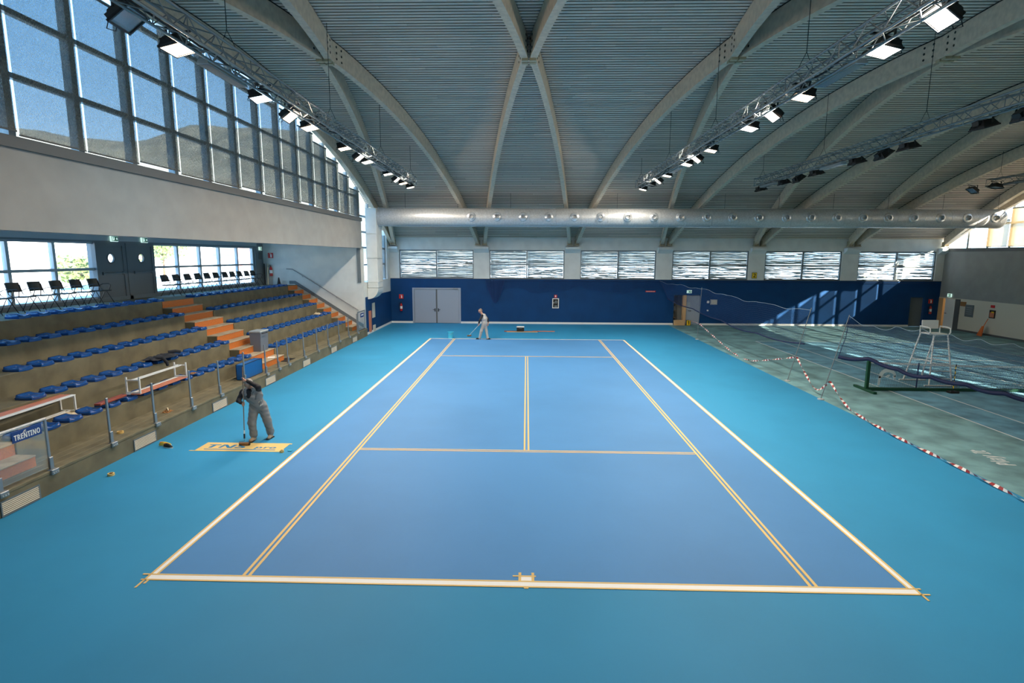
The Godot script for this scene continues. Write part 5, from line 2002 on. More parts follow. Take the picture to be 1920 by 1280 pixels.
func build_back_wall_things() -> void:
	var b: MB
	extinguisher(Vector3(-8.72, 0.85, ZF + 0.12), 0.0, "red fire extinguisher on the blue wall beside the double door", "red fire sign on the blue wall beside the double door", 1.85)
	# hose cabinet
	var h := thing("hose_cabinet", Vector3(1.98, 1.12, ZF), "white framed fire hose cabinet on the blue far wall", "cabinet")
	b = MB.new()
	b.bbox(Vector3(0, 0.33, 0.05), Vector3(0.42, 0.68, 0.1), 0.01)
	put(b, "box", M.ink, h)
	b = MB.new()
	for s in [-1, 1]:
		b.box(Vector3(0.2 * s, 0.33, 0.105), Vector3(0.05, 0.68, 0.02))
		b.box(Vector3(0, 0.33 + 0.315 * s, 0.105), Vector3(0.35, 0.05, 0.02))
	put(b, "frame", M.sign_white, h)
	b = MB.new()
	b.lathe([Vector2(0.05, 0), Vector2(0.1, 0.01), Vector2(0.1, 0.03), Vector2(0.03, 0.03)], 16, Transform3D(Basis(Vector3.RIGHT, PI / 2), Vector3(0.03, 0.42, 0.102)))
	b.box(Vector3(0.02, 0.12, 0.106), Vector3(0.2, 0.12, 0.012))
	put(b, "hose_reel", M.frame_grey, h)
	b = MB.new()
	b.lathe([Vector2(0.03, 0), Vector2(0.02, 0.03), Vector2(0, 0.035)], 10, Transform3D(Basis(Vector3.RIGHT, PI / 2), Vector3(-0.12, 0.36, 0.105)))
	put(b, "latch", M.sign_white, h)
	var fs := thing("fire_sign", Vector3(1.98, 1.92, ZF + 0.01), "red and white fire sign above the hose cabinet", "sign")
	b = MB.new()
	b.bbox(Vector3(0, 0, 0), Vector3(0.2, 0.2, 0.012), 0.003)
	put(b, "plate", M.sign_red, fs)
	b = MB.new()
	b.box(Vector3(0, 0.01, 0.008), Vector3(0.07, 0.12, 0.004))
	put(b, "pictogram", M.sign_white, fs)
	var rs := thing("red_sign", Vector3(8.47, 2.3, ZF + 0.012), "long narrow red sign high on the blue far wall", "sign")
	b = MB.new()
	b.bbox(Vector3(0, 0, 0), Vector3(0.68, 0.1, 0.014), 0.003)
	put(b, "plate", M.sign_red, rs)
	b = MB.new()
	for k in 6:
		b.box(Vector3(-0.25 + 0.1 * k, 0, 0.009), Vector3(0.05, 0.045, 0.003))
	put(b, "print", M.sign_white, rs)
	exit_sign(Vector3(11.1, 2.3, ZF + 0.04), 0.0, "lit exit sign over the grey niche door in the blue wall", 0.32)
	# switches and panel
	for q in [[12.42, 1.6, 0.16, 0.16, "small white switch box beside the beige panel on the blue wall"], [12.42, 1.02, 0.11, 0.11, "round white call button on the blue wall"]]:
		b = MB.new()
		b.bbox(Vector3(q[0], q[1], ZF + 0.02), Vector3(q[2], q[3], 0.04), 0.01)
		tag(put(b, "wall_switch", M.sign_white), q[4], "switch")
	var pb := thing("wall_panel", Vector3(12.8, 1.6, ZF), "beige electrical panel box on the blue wall", "panel")
	b = MB.new()
	b.bbox(Vector3(0, 0, 0.04), Vector3(0.46, 0.36, 0.08), 0.01)
	put(b, "box", M.frame_light, pb)
	b = MB.new()
	b.bbox(Vector3(0.01, 0, 0.082), Vector3(0.36, 0.27, 0.012), 0.004)
	put(b, "cover", M.panel_beige, pb)
	# number plates
	number_plate(Vector3(15.42, 3.42, ZF + 0.05), 0.34, 0.40, "2", "yellow plate with black number 2 on the white pillar")
	number_plate(Vector3(11.07, 0.19, -30.66), 0.30, 0.38, "1", "yellow plate with black number 1 on the floor by the niche")
	# niche contents
	var pl := thing("wooden_crate", Vector3(10.45, 0, -30.72), "pale wooden crate on the floor in front of the niche", "crate")
	b = MB.new()
	for k in 3:
		b = MB.new()
		b.bbox(Vector3(0, 0.08 + 0.125 * k, 0.11), Vector3(0.72, 0.115, 0.02), 0.005)
		put(b, "board", M.wood_pale, pl)
	b = MB.new()
	b.span(Vector3(-0.35, 0.01, -0.12), Vector3(0.35, 0.36, 0.1))
	put(b, "body", M.wood_pale, pl)
	var rk := thing("metal_rack", Vector3(10.4, 0, -32.6), "cluttered shelf rack inside the niche", "rack")
	b = MB.new()
	for x in [-0.28, 0.28]:
		for z in [-0.2, 0.2]:
			b.box(Vector3(x, 1.0, z), Vector3(0.03, 2.0, 0.03))
	put(b, "upright", M.steel, rk)
	for k in 4:
		b = MB.new()
		b.box(Vector3(0, 0.35 + 0.5 * k, 0), Vector3(0.6, 0.025, 0.42))
		put(b, "shelf", M.wood_pale, rk)
	for q in [[-0.12, 0.37, 0.24, 0.3, M.bin_grey, "grey tub"], [0.12, 0.87, 0.2, 0.34, M.frame_light, "pale canister"], [-0.12, 1.37, 0.2, 0.3, M.logo_blue, "blue drum"]]:
		b = MB.new()
		b.bbox(Vector3(10.4 + q[0], q[1] + q[3] * 0.5, -32.55), Vector3(q[2], q[3], 0.24), 0.02)
		tag(put(b, "storage_tub", q[4]), q[5] + " on the rack inside the niche", "tub")
	var bs := thing("broom", Vector3(10.72, 0, -30.9), "orange broom leaning beside the niche door", "broom")
	b = MB.new()
	b.tube([Vector3(0.0, 0.25, 0.12), Vector3(-0.05, 1.3, -0.02)], 0.014, 6)
	put(b, "stick", M.wood_pale, bs)
	b = MB.new()
	b.prism(PackedVector2Array([Vector2(-0.13, 0), Vector2(0.13, 0), Vector2(0.07, 0.28), Vector2(-0.07, 0.28)]), 0.05, Transform3D(Basis(), Vector3(0.0, 0.0, 0.1)))
	put(b, "brush", M.orange_rag, bs)
	# plates on the short blue wall at the corner
	for q in [[-26.45, 1.32, 0.55, 0.9, M.panel_beige, "pale notice board on the short blue wall under the duct", "notice_board"], [-26.5, 0.22, 0.5, 0.38, M.panel_beige, "small cream cover plate low on the short blue wall", "cover_plate"], [-25.65, 0.72, 0.46, 1.28, M.wood_slat, "tall brown cabinet door on the short blue wall", "cabinet_door"]]:
		b = MB.new()
		b.bbox(Vector3(XL + 0.022, q[1], q[0]), Vector3(0.04, q[3], q[2]), 0.006)
		tag(put(b, q[6], q[4]), q[5], "panel")
	# gathered net against the far wall
	var net := thing("wall_net", Vector3(0, 0, ZF + 0.12), "dark blue net gathered in folds along the top of the far wall", "net")
	var cord := MB.new()
	var pts := []
	for i in 80:
		var x := lerpf(-2.9, 27.6, i / 79.0)
		pts.append(Vector3(x, 3.0 - 0.04 * absf(sin(i * 1.1)), 0.0))
	cord.tube(pts, 0.012, 5)
	put(cord, "top_cord", M.navy_cord, net)
	var thr := MB.new()
	for i in 170:
		var x := lerpf(-2.8, 10.0, i / 169.0)
		var low := 2.35 - 0.18 * sin(x * 1.3) - 0.1 * sin(x * 3.1)
		var z := 0.05 * sin(x * 9.0)
		thr.bar(Vector3(x, 2.98, z), Vector3(x + 0.05 * sin(i * 0.7), low, z), 0.006, 0.006)
	for k in 8:
		var p2 := []
		for i in 60:
			var x := lerpf(-2.8, 10.0, i / 59.0)
			var low := 2.35 - 0.18 * sin(x * 1.3) - 0.1 * sin(x * 3.1)
			p2.append(Vector3(x, lerpf(2.96, low, k / 7.0), 0.05 * sin(x * 9.0)))
		thr.tube(p2, 0.004, 3, false)
	# bunched end hanging down beside the door
	for i in 40:
		var x := -2.9 + 0.035 * i
		var drop := 1.95 - 1.1 * sin(PI * i / 39.0) * 0.75
		thr.bar(Vector3(x, 3.0, 0.03 * sin(i)), Vector3(lerpf(x, -2.1, 0.35), drop + 0.3, 0.05 * sin(i * 2.0)), 0.012, 0.012)
	stuff(put(thr, "mesh", M.net_thread, net))
	# bucket and planks beyond the far baseline
	var bk := thing("paint_bucket", Vector3(-4.35, 0, -23.9), "light blue paint bucket on the far baseline", "bucket")
	b = MB.new()
	b.lathe([Vector2(0, 0), Vector2(0.14, 0), Vector2(0.17, 0.34), Vector2(0.185, 0.34), Vector2(0.185, 0.37), Vector2(0.165, 0.37), Vector2(0.135, 0.03), Vector2(0, 0.03)], 20)
	put(b, "pail", M.bucket_blue, bk)
	b = MB.new()
	b.tube([Vector3(-0.18, 0.35, 0), Vector3(-0.14, 0.28, 0.17), Vector3(0.0, 0.24, 0.2), Vector3(0.14, 0.28, 0.17), Vector3(0.18, 0.35, 0)], 0.006, 5)
	put(b, "handle", M.steel, bk)
	for q in [[-0.95, 0.02, -26.9, 0.9, 0.22, M.wood_red, "red-brown board on the floor behind the far baseline, partly under the dark case"], [-0.28, 0.02, -26.66, 1.9, 0.12, M.wood_pale, "long pale board lying in front of the red-brown boards"], [1.05, 0.02, -27.0, 1.4, 0.16, M.wood_slat, "reddish board lying past the dark case towards the hose cabinet"], [0.28, 0.02, -26.86, 0.9, 0.14, M.wood_red, "short red-brown board next to the dark case"]]:
		b = MB.new()
		b.bbox(Vector3(q[0], q[1], q[2]), Vector3(q[3], 0.035, q[4]), 0.005)
		tag(put(b, "timber_board", q[5]), q[6], "board")
	var cs := thing("tool_case", Vector3(-0.39, 0.04, -26.8), "dark tool case with a white lid on the boards behind the far baseline", "case")
	b = MB.new()
	b.bbox(Vector3(0, 0.13, 0), Vector3(0.46, 0.25, 0.3), 0.02)
	put(b, "box", M.ink, cs)
	b = MB.new()
	b.bbox(Vector3(0, 0.275, -0.02), Vector3(0.48, 0.05, 0.34), 0.015)
	put(b, "lid", M.sign_white, cs)
	b = MB.new()
	b.tube([Vector3(-0.08, 0.2, 0.15), Vector3(-0.08, 0.2, 0.18), Vector3(0.08, 0.2, 0.18), Vector3(0.08, 0.2, 0.15)], 0.01, 5)
	put(b, "handle", M.frame_grey, cs)


func number_plate(at: Vector3, w: float, h: float, text: String, label: String) -> void:
	var s := thing("number_plate", at, label, "sign")
	var b := MB.new()
	b.bbox(Vector3(0, 0, 0), Vector3(w, h, 0.03), 0.005)
	put(b, "rim", M.ink, s)
	b = MB.new()
	b.box(Vector3(0, 0, 0.017), Vector3(w - 0.05, h - 0.05, 0.006))
	put(b, "plate", M.sign_yellow, s)
	lettering(text, h * 0.62, 0.004, "lettering", M.ink, s, Transform3D(Basis(), Vector3(0, 0, 0.022)))


func build_right_side() -> void:
	var b: MB
	exit_sign(Vector3(XR - 0.06, 2.22, -30.05), -PI / 2, "lit exit sign above the open white door in the gable", 0.34)
	b = MB.new()
	b.bbox(Vector3(XR - 0.03, 1.75, -28.85), Vector3(0.03, 0.28, 0.46), 0.005)
	tag(put(b, "notice_plate", M.roller_nap), "small brown plate on the gable wall next to the open door", "notice")
	b = MB.new()
	b.bbox(Vector3(XR - 0.035, 1.36, -28.3), Vector3(0.03, 0.76, 0.66), 0.005)
	var nb := thing("notice_board", Vector3(XR - 0.035, 1.36, -28.3), "grey notice board on the gable wall", "notice")
	b = MB.new()
	b.bbox(Vector3.ZERO, Vector3(0.03, 0.76, 0.66), 0.005)
	put(b, "board", M.frame_grey, nb)
	b = MB.new()
	for k in 4:
		b.box(Vector3(-0.018, 0.2 - 0.13 * k, 0.0), Vector3(0.004, 0.02, 0.44))
	put(b, "print", M.frame_light, nb)
	b = MB.new()
	b.span(Vector3(XR - 0.06, 0, -29.5), Vector3(XR - 0.015, 2.02, -29.12))
	tag(put(b, "door_panel", M.frame_dark), "narrow dark door panel folded against the gable wall", "panel")
	var ps := thing("framed_poster", Vector3(XR - 0.035, 1.33, -26.55), "small dark framed poster on the gable wall", "poster")
	b = MB.new()
	b.bbox(Vector3.ZERO, Vector3(0.03, 0.48, 0.42), 0.005)
	put(b, "frame", M.ink, ps)
	b = MB.new()
	b.box(Vector3(-0.018, -0.04, 0), Vector3(0.004, 0.3, 0.32))
	put(b, "print", M.wood_slat, ps)
	b = MB.new()
	b.box(Vector3(-0.022, 0.12, 0.04), Vector3(0.004, 0.08, 0.18))
	put(b, "label_print", M.sign_yellow, ps)
	b = MB.new()
	b.bbox(Vector3(XR - 0.035, 1.79, -26.58), Vector3(0.03, 0.16, 0.28), 0.004)
	tag(put(b, "fire_sign", M.sign_red), "small dark red sign above the framed poster", "sign")
	extinguisher(Vector3(27.35, 0.9, ZF + 0.12), 0.0, "red fire extinguisher on the blue wall beside the grey recessed door", "orange-red fire sign beside the grey recessed door", 1.75)
	var um := thing("floor_squeegee", Vector3(27.6, 0, -26.7), "orange court squeegee leaning on the gable wall", "squeegee")
	b = MB.new()
	b.tube([Vector3(-0.2, 0.1, 0), Vector3(0.2, 1.05, 0.05)], 0.02, 6)
	put(b, "stick", M.orange_rag, um)
	b = MB.new()
	b.prism(PackedVector2Array([Vector2(-0.3, 0.0), Vector2(0.3, 0.0), Vector2(0.12, 0.62), Vector2(-0.05, 0.62)]), 0.05, Transform3D(Basis(Vector3.UP, PI / 2 - 0.3) * Basis(Vector3.RIGHT, 0.25), Vector3(-0.2, 0.0, 0)))
	put(b, "head", M.orange_rag, um)
	build_umpire_chair()
	build_tennis_net()
	build_divider()


func build_umpire_chair() -> void:
	var u := thing("umpire_chair", Vector3(15.05, 0.0085, -13.35), "tall white tubular umpire chair beside the tennis net", "umpire chair")
	var hgt := 1.86
	var x0 := -0.34
	var x1 := 0.34
	var b: MB
	# four legs: the ladder pair stands nearer the net, the other pair splays out behind
	for q in [[Vector3(-0.38, 0.03, 0.5), Vector3(-0.17, hgt, 0.16)], [Vector3(0.44, 0.03, 0.5), Vector3(0.33, hgt, 0.16)], [Vector3(-0.62, 0.03, -0.52), Vector3(-0.36, hgt, -0.26)], [Vector3(0.02, 0.03, -0.52), Vector3(0.18, hgt, -0.26)]]:
		b = MB.new()
		b.tube([q[0], q[1]], 0.028, 8)
		put(b, "leg", M.white_paint, u)
	for q in [[Vector3(-0.55, 0.03, 0.5), Vector3(0.6, 0.03, 0.5)], [Vector3(-0.78, 0.03, -0.52), Vector3(0.2, 0.03, -0.52)]]:
		b = MB.new()
		b.tube([q[0], q[1]], 0.03, 8)
		put(b, "foot_bar", M.white_paint, u)
	for k in 6:
		var y := 0.28 + 0.27 * k
		var t := y / hgt
		b = MB.new()
		b.tube([Vector3(lerpf(-0.38, -0.17, t), y, lerpf(0.5, 0.16, t)), Vector3(lerpf(0.44, 0.33, t), y, lerpf(0.5, 0.16, t))], 0.018, 6)
		put(b, "rung", M.white_paint, u)
	b = MB.new()
	b.tube([Vector3(-0.50, 0.9, -0.4), Vector3(-0.28, 0.9, 0.33)], 0.02, 6)
	b.tube([Vector3(0.09, 0.9, -0.4), Vector3(0.38, 0.9, 0.33)], 0.02, 6)
	put(b, "brace", M.white_paint, u)
	b = MB.new()
	b.bbox(Vector3(-0.02, hgt + 0.02, -0.05), Vector3(0.66, 0.05, 0.5), 0.02)
	put(b, "seat", M.white_paint, u)
	b = MB.new()
	b.bbox(Vector3(-0.02, hgt + 0.33, -0.3), Vector3(0.62, 0.32, 0.035), 0.015, Basis(Vector3.RIGHT, -0.1))
	put(b, "backrest", M.white_paint, u)
	for s in [-1, 1]:
		b = MB.new()
		var x: float = -0.02 + 0.36 * s
		b.tube([Vector3(x, hgt + 0.02, 0.2), Vector3(x, hgt + 0.1, 0.26), Vector3(x, hgt + 0.24, 0.24), Vector3(x, hgt + 0.27, 0.1), Vector3(x, hgt + 0.27, -0.28), Vector3(x, hgt, -0.26)], 0.022, 8)
		put(b, "armrest", M.white_paint, u)
	# measuring stick by the net
	var st := thing("measuring_stick", Vector3(14.82, 0.0085, -11.9), "black and yellow striped stick standing at the net beside the umpire chair", "stick")
	for k in 11:
		b = MB.new()
		b.tube([Vector3(0, 0.08 + 0.085 * k, 0), Vector3(0, 0.08 + 0.085 * (k + 1), 0)], 0.016, 6)
		put(b, "band", M.sign_yellow if k % 2 else M.ink, st)
	b = MB.new()
	b.bbox(Vector3(0, 0.03, 0), Vector3(0.34, 0.08, 0.2), 0.02)
	put(b, "weight", M.ink, st)


func build_tennis_net() -> void:
	var z := -12.15
	var n := thing("tennis_net", Vector3(0, 0.0085, z), "portable tennis net on a dark green steel frame across the carpet court", "tennis net")
	var b := MB.new()
	var xa := 12.0
	var xb := 24.3
	for x in [xa, xb]:
		b = MB.new()
		b.bbox(Vector3(x, 0.55, 0), Vector3(0.1, 1.06, 0.1), 0.008)
		put(b, "post", M.green_steel, n)
		b = MB.new()
		b.bbox(Vector3(x - 0.05, 0.04, 0), Vector3(0.12, 0.08, 1.2), 0.008)
		put(b, "foot", M.green_steel, n)
	b = MB.new()
	b.bbox(Vector3((xa + xb) * 0.5, 0.06, 0), Vector3(xb - xa, 0.1, 0.1), 0.008)
	put(b, "base_beam", M.green_steel, n)
	var top := func(x: float) -> float:
		var t := (x - xa) / (xb - xa)
		return 1.04 - 0.13 * (1.0 - pow(2.0 * t - 1.0, 2.0))
	b = MB.new()
	var m := 24
	for i in m:
		var x0 := lerpf(xa + 0.06, xb - 0.06, float(i) / m)
		var x1 := lerpf(xa + 0.06, xb - 0.06, float(i + 1) / m)
		b.face(Vector3(x0, top.call(x0), 0.008), Vector3(x1, top.call(x1), 0.008), Vector3(x1, top.call(x1) - 0.065, 0.008), Vector3(x0, top.call(x0) - 0.065, 0.008), Vector3(x0, 1, 0))
		b.face(Vector3(x0, top.call(x0), -0.008), Vector3(x1, top.call(x1), -0.008), Vector3(x1, top.call(x1) - 0.065, -0.008), Vector3(x0, top.call(x0) - 0.065, -0.008), Vector3(x0, 1, 0))
		b.face(Vector3(x0, top.call(x0), -0.008), Vector3(x1, top.call(x1), -0.008), Vector3(x1, top.call(x1), 0.008), Vector3(x0, top.call(x0), 0.008), Vector3(x0, 0, 0))
	put(b, "head_band", M.white_paint, n)
	var g := MB.new()
	var x := xa + 0.08
	while x < xb:
		g.bar(Vector3(x, 0.11, 0), Vector3(x, top.call(x) - 0.06, 0), 0.0045, 0.0045)
		x += 0.05
	for k in 18:
		var y := 0.13 + 0.047 * k
		g.bar(Vector3(xa + 0.05, y, 0), Vector3(xb - 0.05, y, 0), 0.0045, 0.0045)
	stuff(put(g, "mesh", M.net_dark, n))
	b = MB.new()
	b.tube([Vector3(13.72, 0.1, 0.01), Vector3(13.72, 1.0, 0.01)], 0.02, 6)
	put(b, "singles_stick", M.navy_cord, n)
	# pale emblem printed on the mesh: an arch with a leaf inside
	b = MB.new()
	var out := PackedVector2Array()
	for i in 15:
		var a := lerpf(PI * 1.06, 0.0, i / 14.0)
		out.append(Vector2(cos(a) * 0.30, sin(a) * 0.30))
	for i in 15:
		var a := lerpf(0.0, PI * 1.06, i / 14.0)
		out.append(Vector2(cos(a) * (0.20 + 0.03 * cos(a)), sin(a) * 0.16))
	b.prism(out, 0.004, Transform3D(Basis(), Vector3(12.68, 0.50, 0.01)))
	b.prism(PackedVector2Array([Vector2(-0.31, 0.03), Vector2(-0.21, 0.0), Vector2(-0.24, -0.32), Vector2(-0.31, -0.32)]), 0.004, Transform3D(Basis(), Vector3(12.68, 0.50, 0.01)))
	b.prism(PackedVector2Array([Vector2(0.18, 0.03), Vector2(0.30, 0.05), Vector2(0.29, -0.08), Vector2(0.22, -0.06)]), 0.004, Transform3D(Basis(), Vector3(12.68, 0.50, 0.01)))
	b.prism(PackedVector2Array([Vector2(-0.08, 0.0), Vector2(0.02, 0.08), Vector2(0.1, 0.06), Vector2(0.06, -0.01)]), 0.004, Transform3D(Basis(), Vector3(12.68, 0.50, 0.01)))
	put(b, "emblem", M.line_worn, n)


func build_divider() -> void:
	var b: MB
	# leaning poles that once held the dividing net
	var poles := [[Vector3(9.7, 0, -24.17), Vector3(9.82, 2.95, -24.2)], [Vector3(9.9, 0, -13.56), Vector3(10.62, 2.78, -13.66)], [Vector3(9.72, 0, -10.8), Vector3(10.48, 2.80, -10.95)]]
	for i in 3:
		var p := thing("net_pole", poles[i][0], ["thin upright net pole near the niche in the blue wall", "thin leaning net pole with barrier tape tied low", "thin leaning net pole that carries the sagging navy net"][i], "pole")
		b = MB.new()
		b.tube([Vector3(0, 0.02, 0), poles[i][1] - poles[i][0]], 0.014, 6)
		put(b, "shaft", M.frame_grey, p)
		b = MB.new()
		b.lathe([Vector2(0, 0.004), Vector2(0.1, 0.004), Vector2(0.1, 0.03), Vector2(0.04, 0.045), Vector2(0, 0.045)], 14)
		put(b, "foot_plate", M.galv, p)
	# far net panel, wall to second pole
	var tops := [Vector3(9.0, 3.02, -30.7), Vector3(9.82, 2.92, -24.2), Vector3(10.2, 2.72, -18.8), Vector3(10.62, 2.72, -13.66)]
	var lows := [Vector3(9.3, 1.9, -29.5), Vector3(9.9, 1.55, -24.2), Vector3(10.25, 1.28, -18.6), Vector3(10.45, 1.42, -13.64)]
	net_panel("divider_net", "navy dividing net sagging from the far wall to the leaning pole", tops, lows, 5, 0.06, 0.028)
	# near panel, third pole and on past the tennis net
	tops = [Vector3(10.47, 2.76, -10.94), Vector3(11.0, 2.5, -10.45), Vector3(11.6, 2.55, -9.7), Vector3(12.4, 2.42, -8.7), Vector3(13.4, 2.35, -7.6), Vector3(14.6, 2.4, -6.4)]
	lows = [Vector3(10.22, 1.42, -10.9), Vector3(10.9, 1.46, -10.3), Vector3(11.5, 1.22, -9.55), Vector3(12.2, 1.15, -8.6), Vector3(13.1, 1.0, -7.5), Vector3(14.2, 0.95, -6.3)]
	net_panel("divider_net", "navy dividing net with a thick hem sagging in front of the tennis net", tops, lows, 9, 0.05, 0.06)
	# gathered cords hanging at the pole head
	# barrier tape
	var runs := [
		[[Vector3(11.1, 0.38, -30.6), Vector3(9.78, 0.92, -24.22)], 0.05, "red and white barrier tape from the niche to the upright pole"],
		[[Vector3(9.78, 0.92, -24.22), Vector3(9.98, 0.10, -19.6), Vector3(10.02, 0.03, -17.6), Vector3(10.20, 0.92, -13.6)], 0.0, "red and white barrier tape drooping to the carpet between the two poles"],
		[[Vector3(10.20, 0.92, -13.6), Vector3(10.02, 0.32, -12.2), Vector3(9.98, 0.16, -11.5), Vector3(9.98, 0.62, -10.83)], 0.0, "short red and white barrier tape between the leaning poles"],
		[[Vector3(9.98, 0.62, -10.83), Vector3(9.86, 0.08, -9.4), Vector3(9.62, 0.02, -7.2), Vector3(9.6, 0.02, -4.6), Vector3(9.5, 0.02, -2.0), Vector3(9.4, 0.02, 1.0)], 0.0, "long red and white barrier tape lying along the carpet edge"],
	]
	for r in runs:
		barrier(r[0], r[2])


func smooth_path(pts: Array, n: int) -> Array:
	var c := Curve3D.new()
	for i in pts.size():
		var a: Vector3 = pts[maxi(i - 1, 0)]
		var e: Vector3 = pts[mini(i + 1, pts.size() - 1)]
		var tg := (e - a) / 6.0
		c.add_point(pts[i], -tg, tg)
	var out := []
	var L := c.get_baked_length()
	for i in n + 1:
		out.append(c.sample_baked(L * i / n))
	return out


func barrier(pts: Array, label: String) -> void:
	var t := thing("barrier_tape", Vector3.ZERO, label, "barrier tape")
	var L := 0.0
	for i in pts.size() - 1:
		L += (pts[i + 1] - pts[i]).length()
	var n := int(L / 0.11)
	var p := smooth_path(pts, n)
	for i in n:
		var a: Vector3 = p[i]
		var e: Vector3 = p[i + 1]
		var d := (e - a).normalized()
		# the film twists slowly along its length
		var w0 := Basis(d, i * 0.35) * d.cross(Vector3.UP).normalized() * 0.033
		var w1 := Basis(d, (i + 1) * 0.35) * d.cross(Vector3.UP).normalized() * 0.033
		var b := MB.new()
		var lift := Vector3(0, 0.034 if a.y < 0.06 else 0.0, 0)
		var nn := w0.cross(d).normalized()
		b.quad(a - w0 + lift, a + w0 + lift, e + w1 + lift, e - w1 + lift, nn)
		put(b, "band", M.tape_white if i % 2 else M.tape_red, t)


func net_panel(called: String, label: String, tops: Array, lows: Array, waves: int, sag: float, hem: float) -> void:
	var t := thing(called, tops[0] * Vector3(1, 0, 1), label, "net")
	var o: Vector3 = t.position
	var n := 96
	var a := smooth_path(tops, n)
	var e := smooth_path(lows, n)
	for i in n + 1:
		var s := float(i) / n
		a[i] += Vector3(0, -sag * absf(sin(s * PI * waves)) * 1.6 + sag * 0.4 * sin(s * 61.0), 0) - o
		e[i] += Vector3(0, -sag * 1.4 * absf(sin(s * PI * waves * 0.8)) , 0) - o
	var b := MB.new()
	b.tube(a, 0.0065, 5)
	put(b, "top_cord", M.white_cord, t)
	b = MB.new()
	b.tube(e, hem, 7)
	put(b, "bottom_hem", M.navy_cord, t)
	b = MB.new()
	var rows := 16
	for k in range(1, rows):
		var pts := []
		for i in n + 1:
			pts.append((a[i] as Vector3).lerp(e[i], float(k) / rows))
		b.tube(pts, 0.0028, 3, false)
	for i in n * 2:
		var f := i * 0.5
		var p: Vector3 = (a[int(f)] as Vector3).lerp(a[mini(int(f) + 1, n)], f - int(f))
		var q: Vector3 = (e[int(f)] as Vector3).lerp(e[mini(int(f) + 1, n)], f - int(f))
		b.tube([p, q], 0.0028, 3, false)
	stuff(put(b, "mesh", M.net_thread, t))
	# edge cords at both ends
	b = MB.new()
	b.tube([a[0], (a[0] as Vector3).lerp(e[0], 0.5) + Vector3(0.06, 0, 0.02), e[0]], 0.01, 5)
	put(b, "side_cord", M.navy_cord, t)


# ---------------------------------------------------------------- people
# bones: [a, b, ra, rb, colour]; tapered capsules joined with a smooth minimum and meshed as surface nets

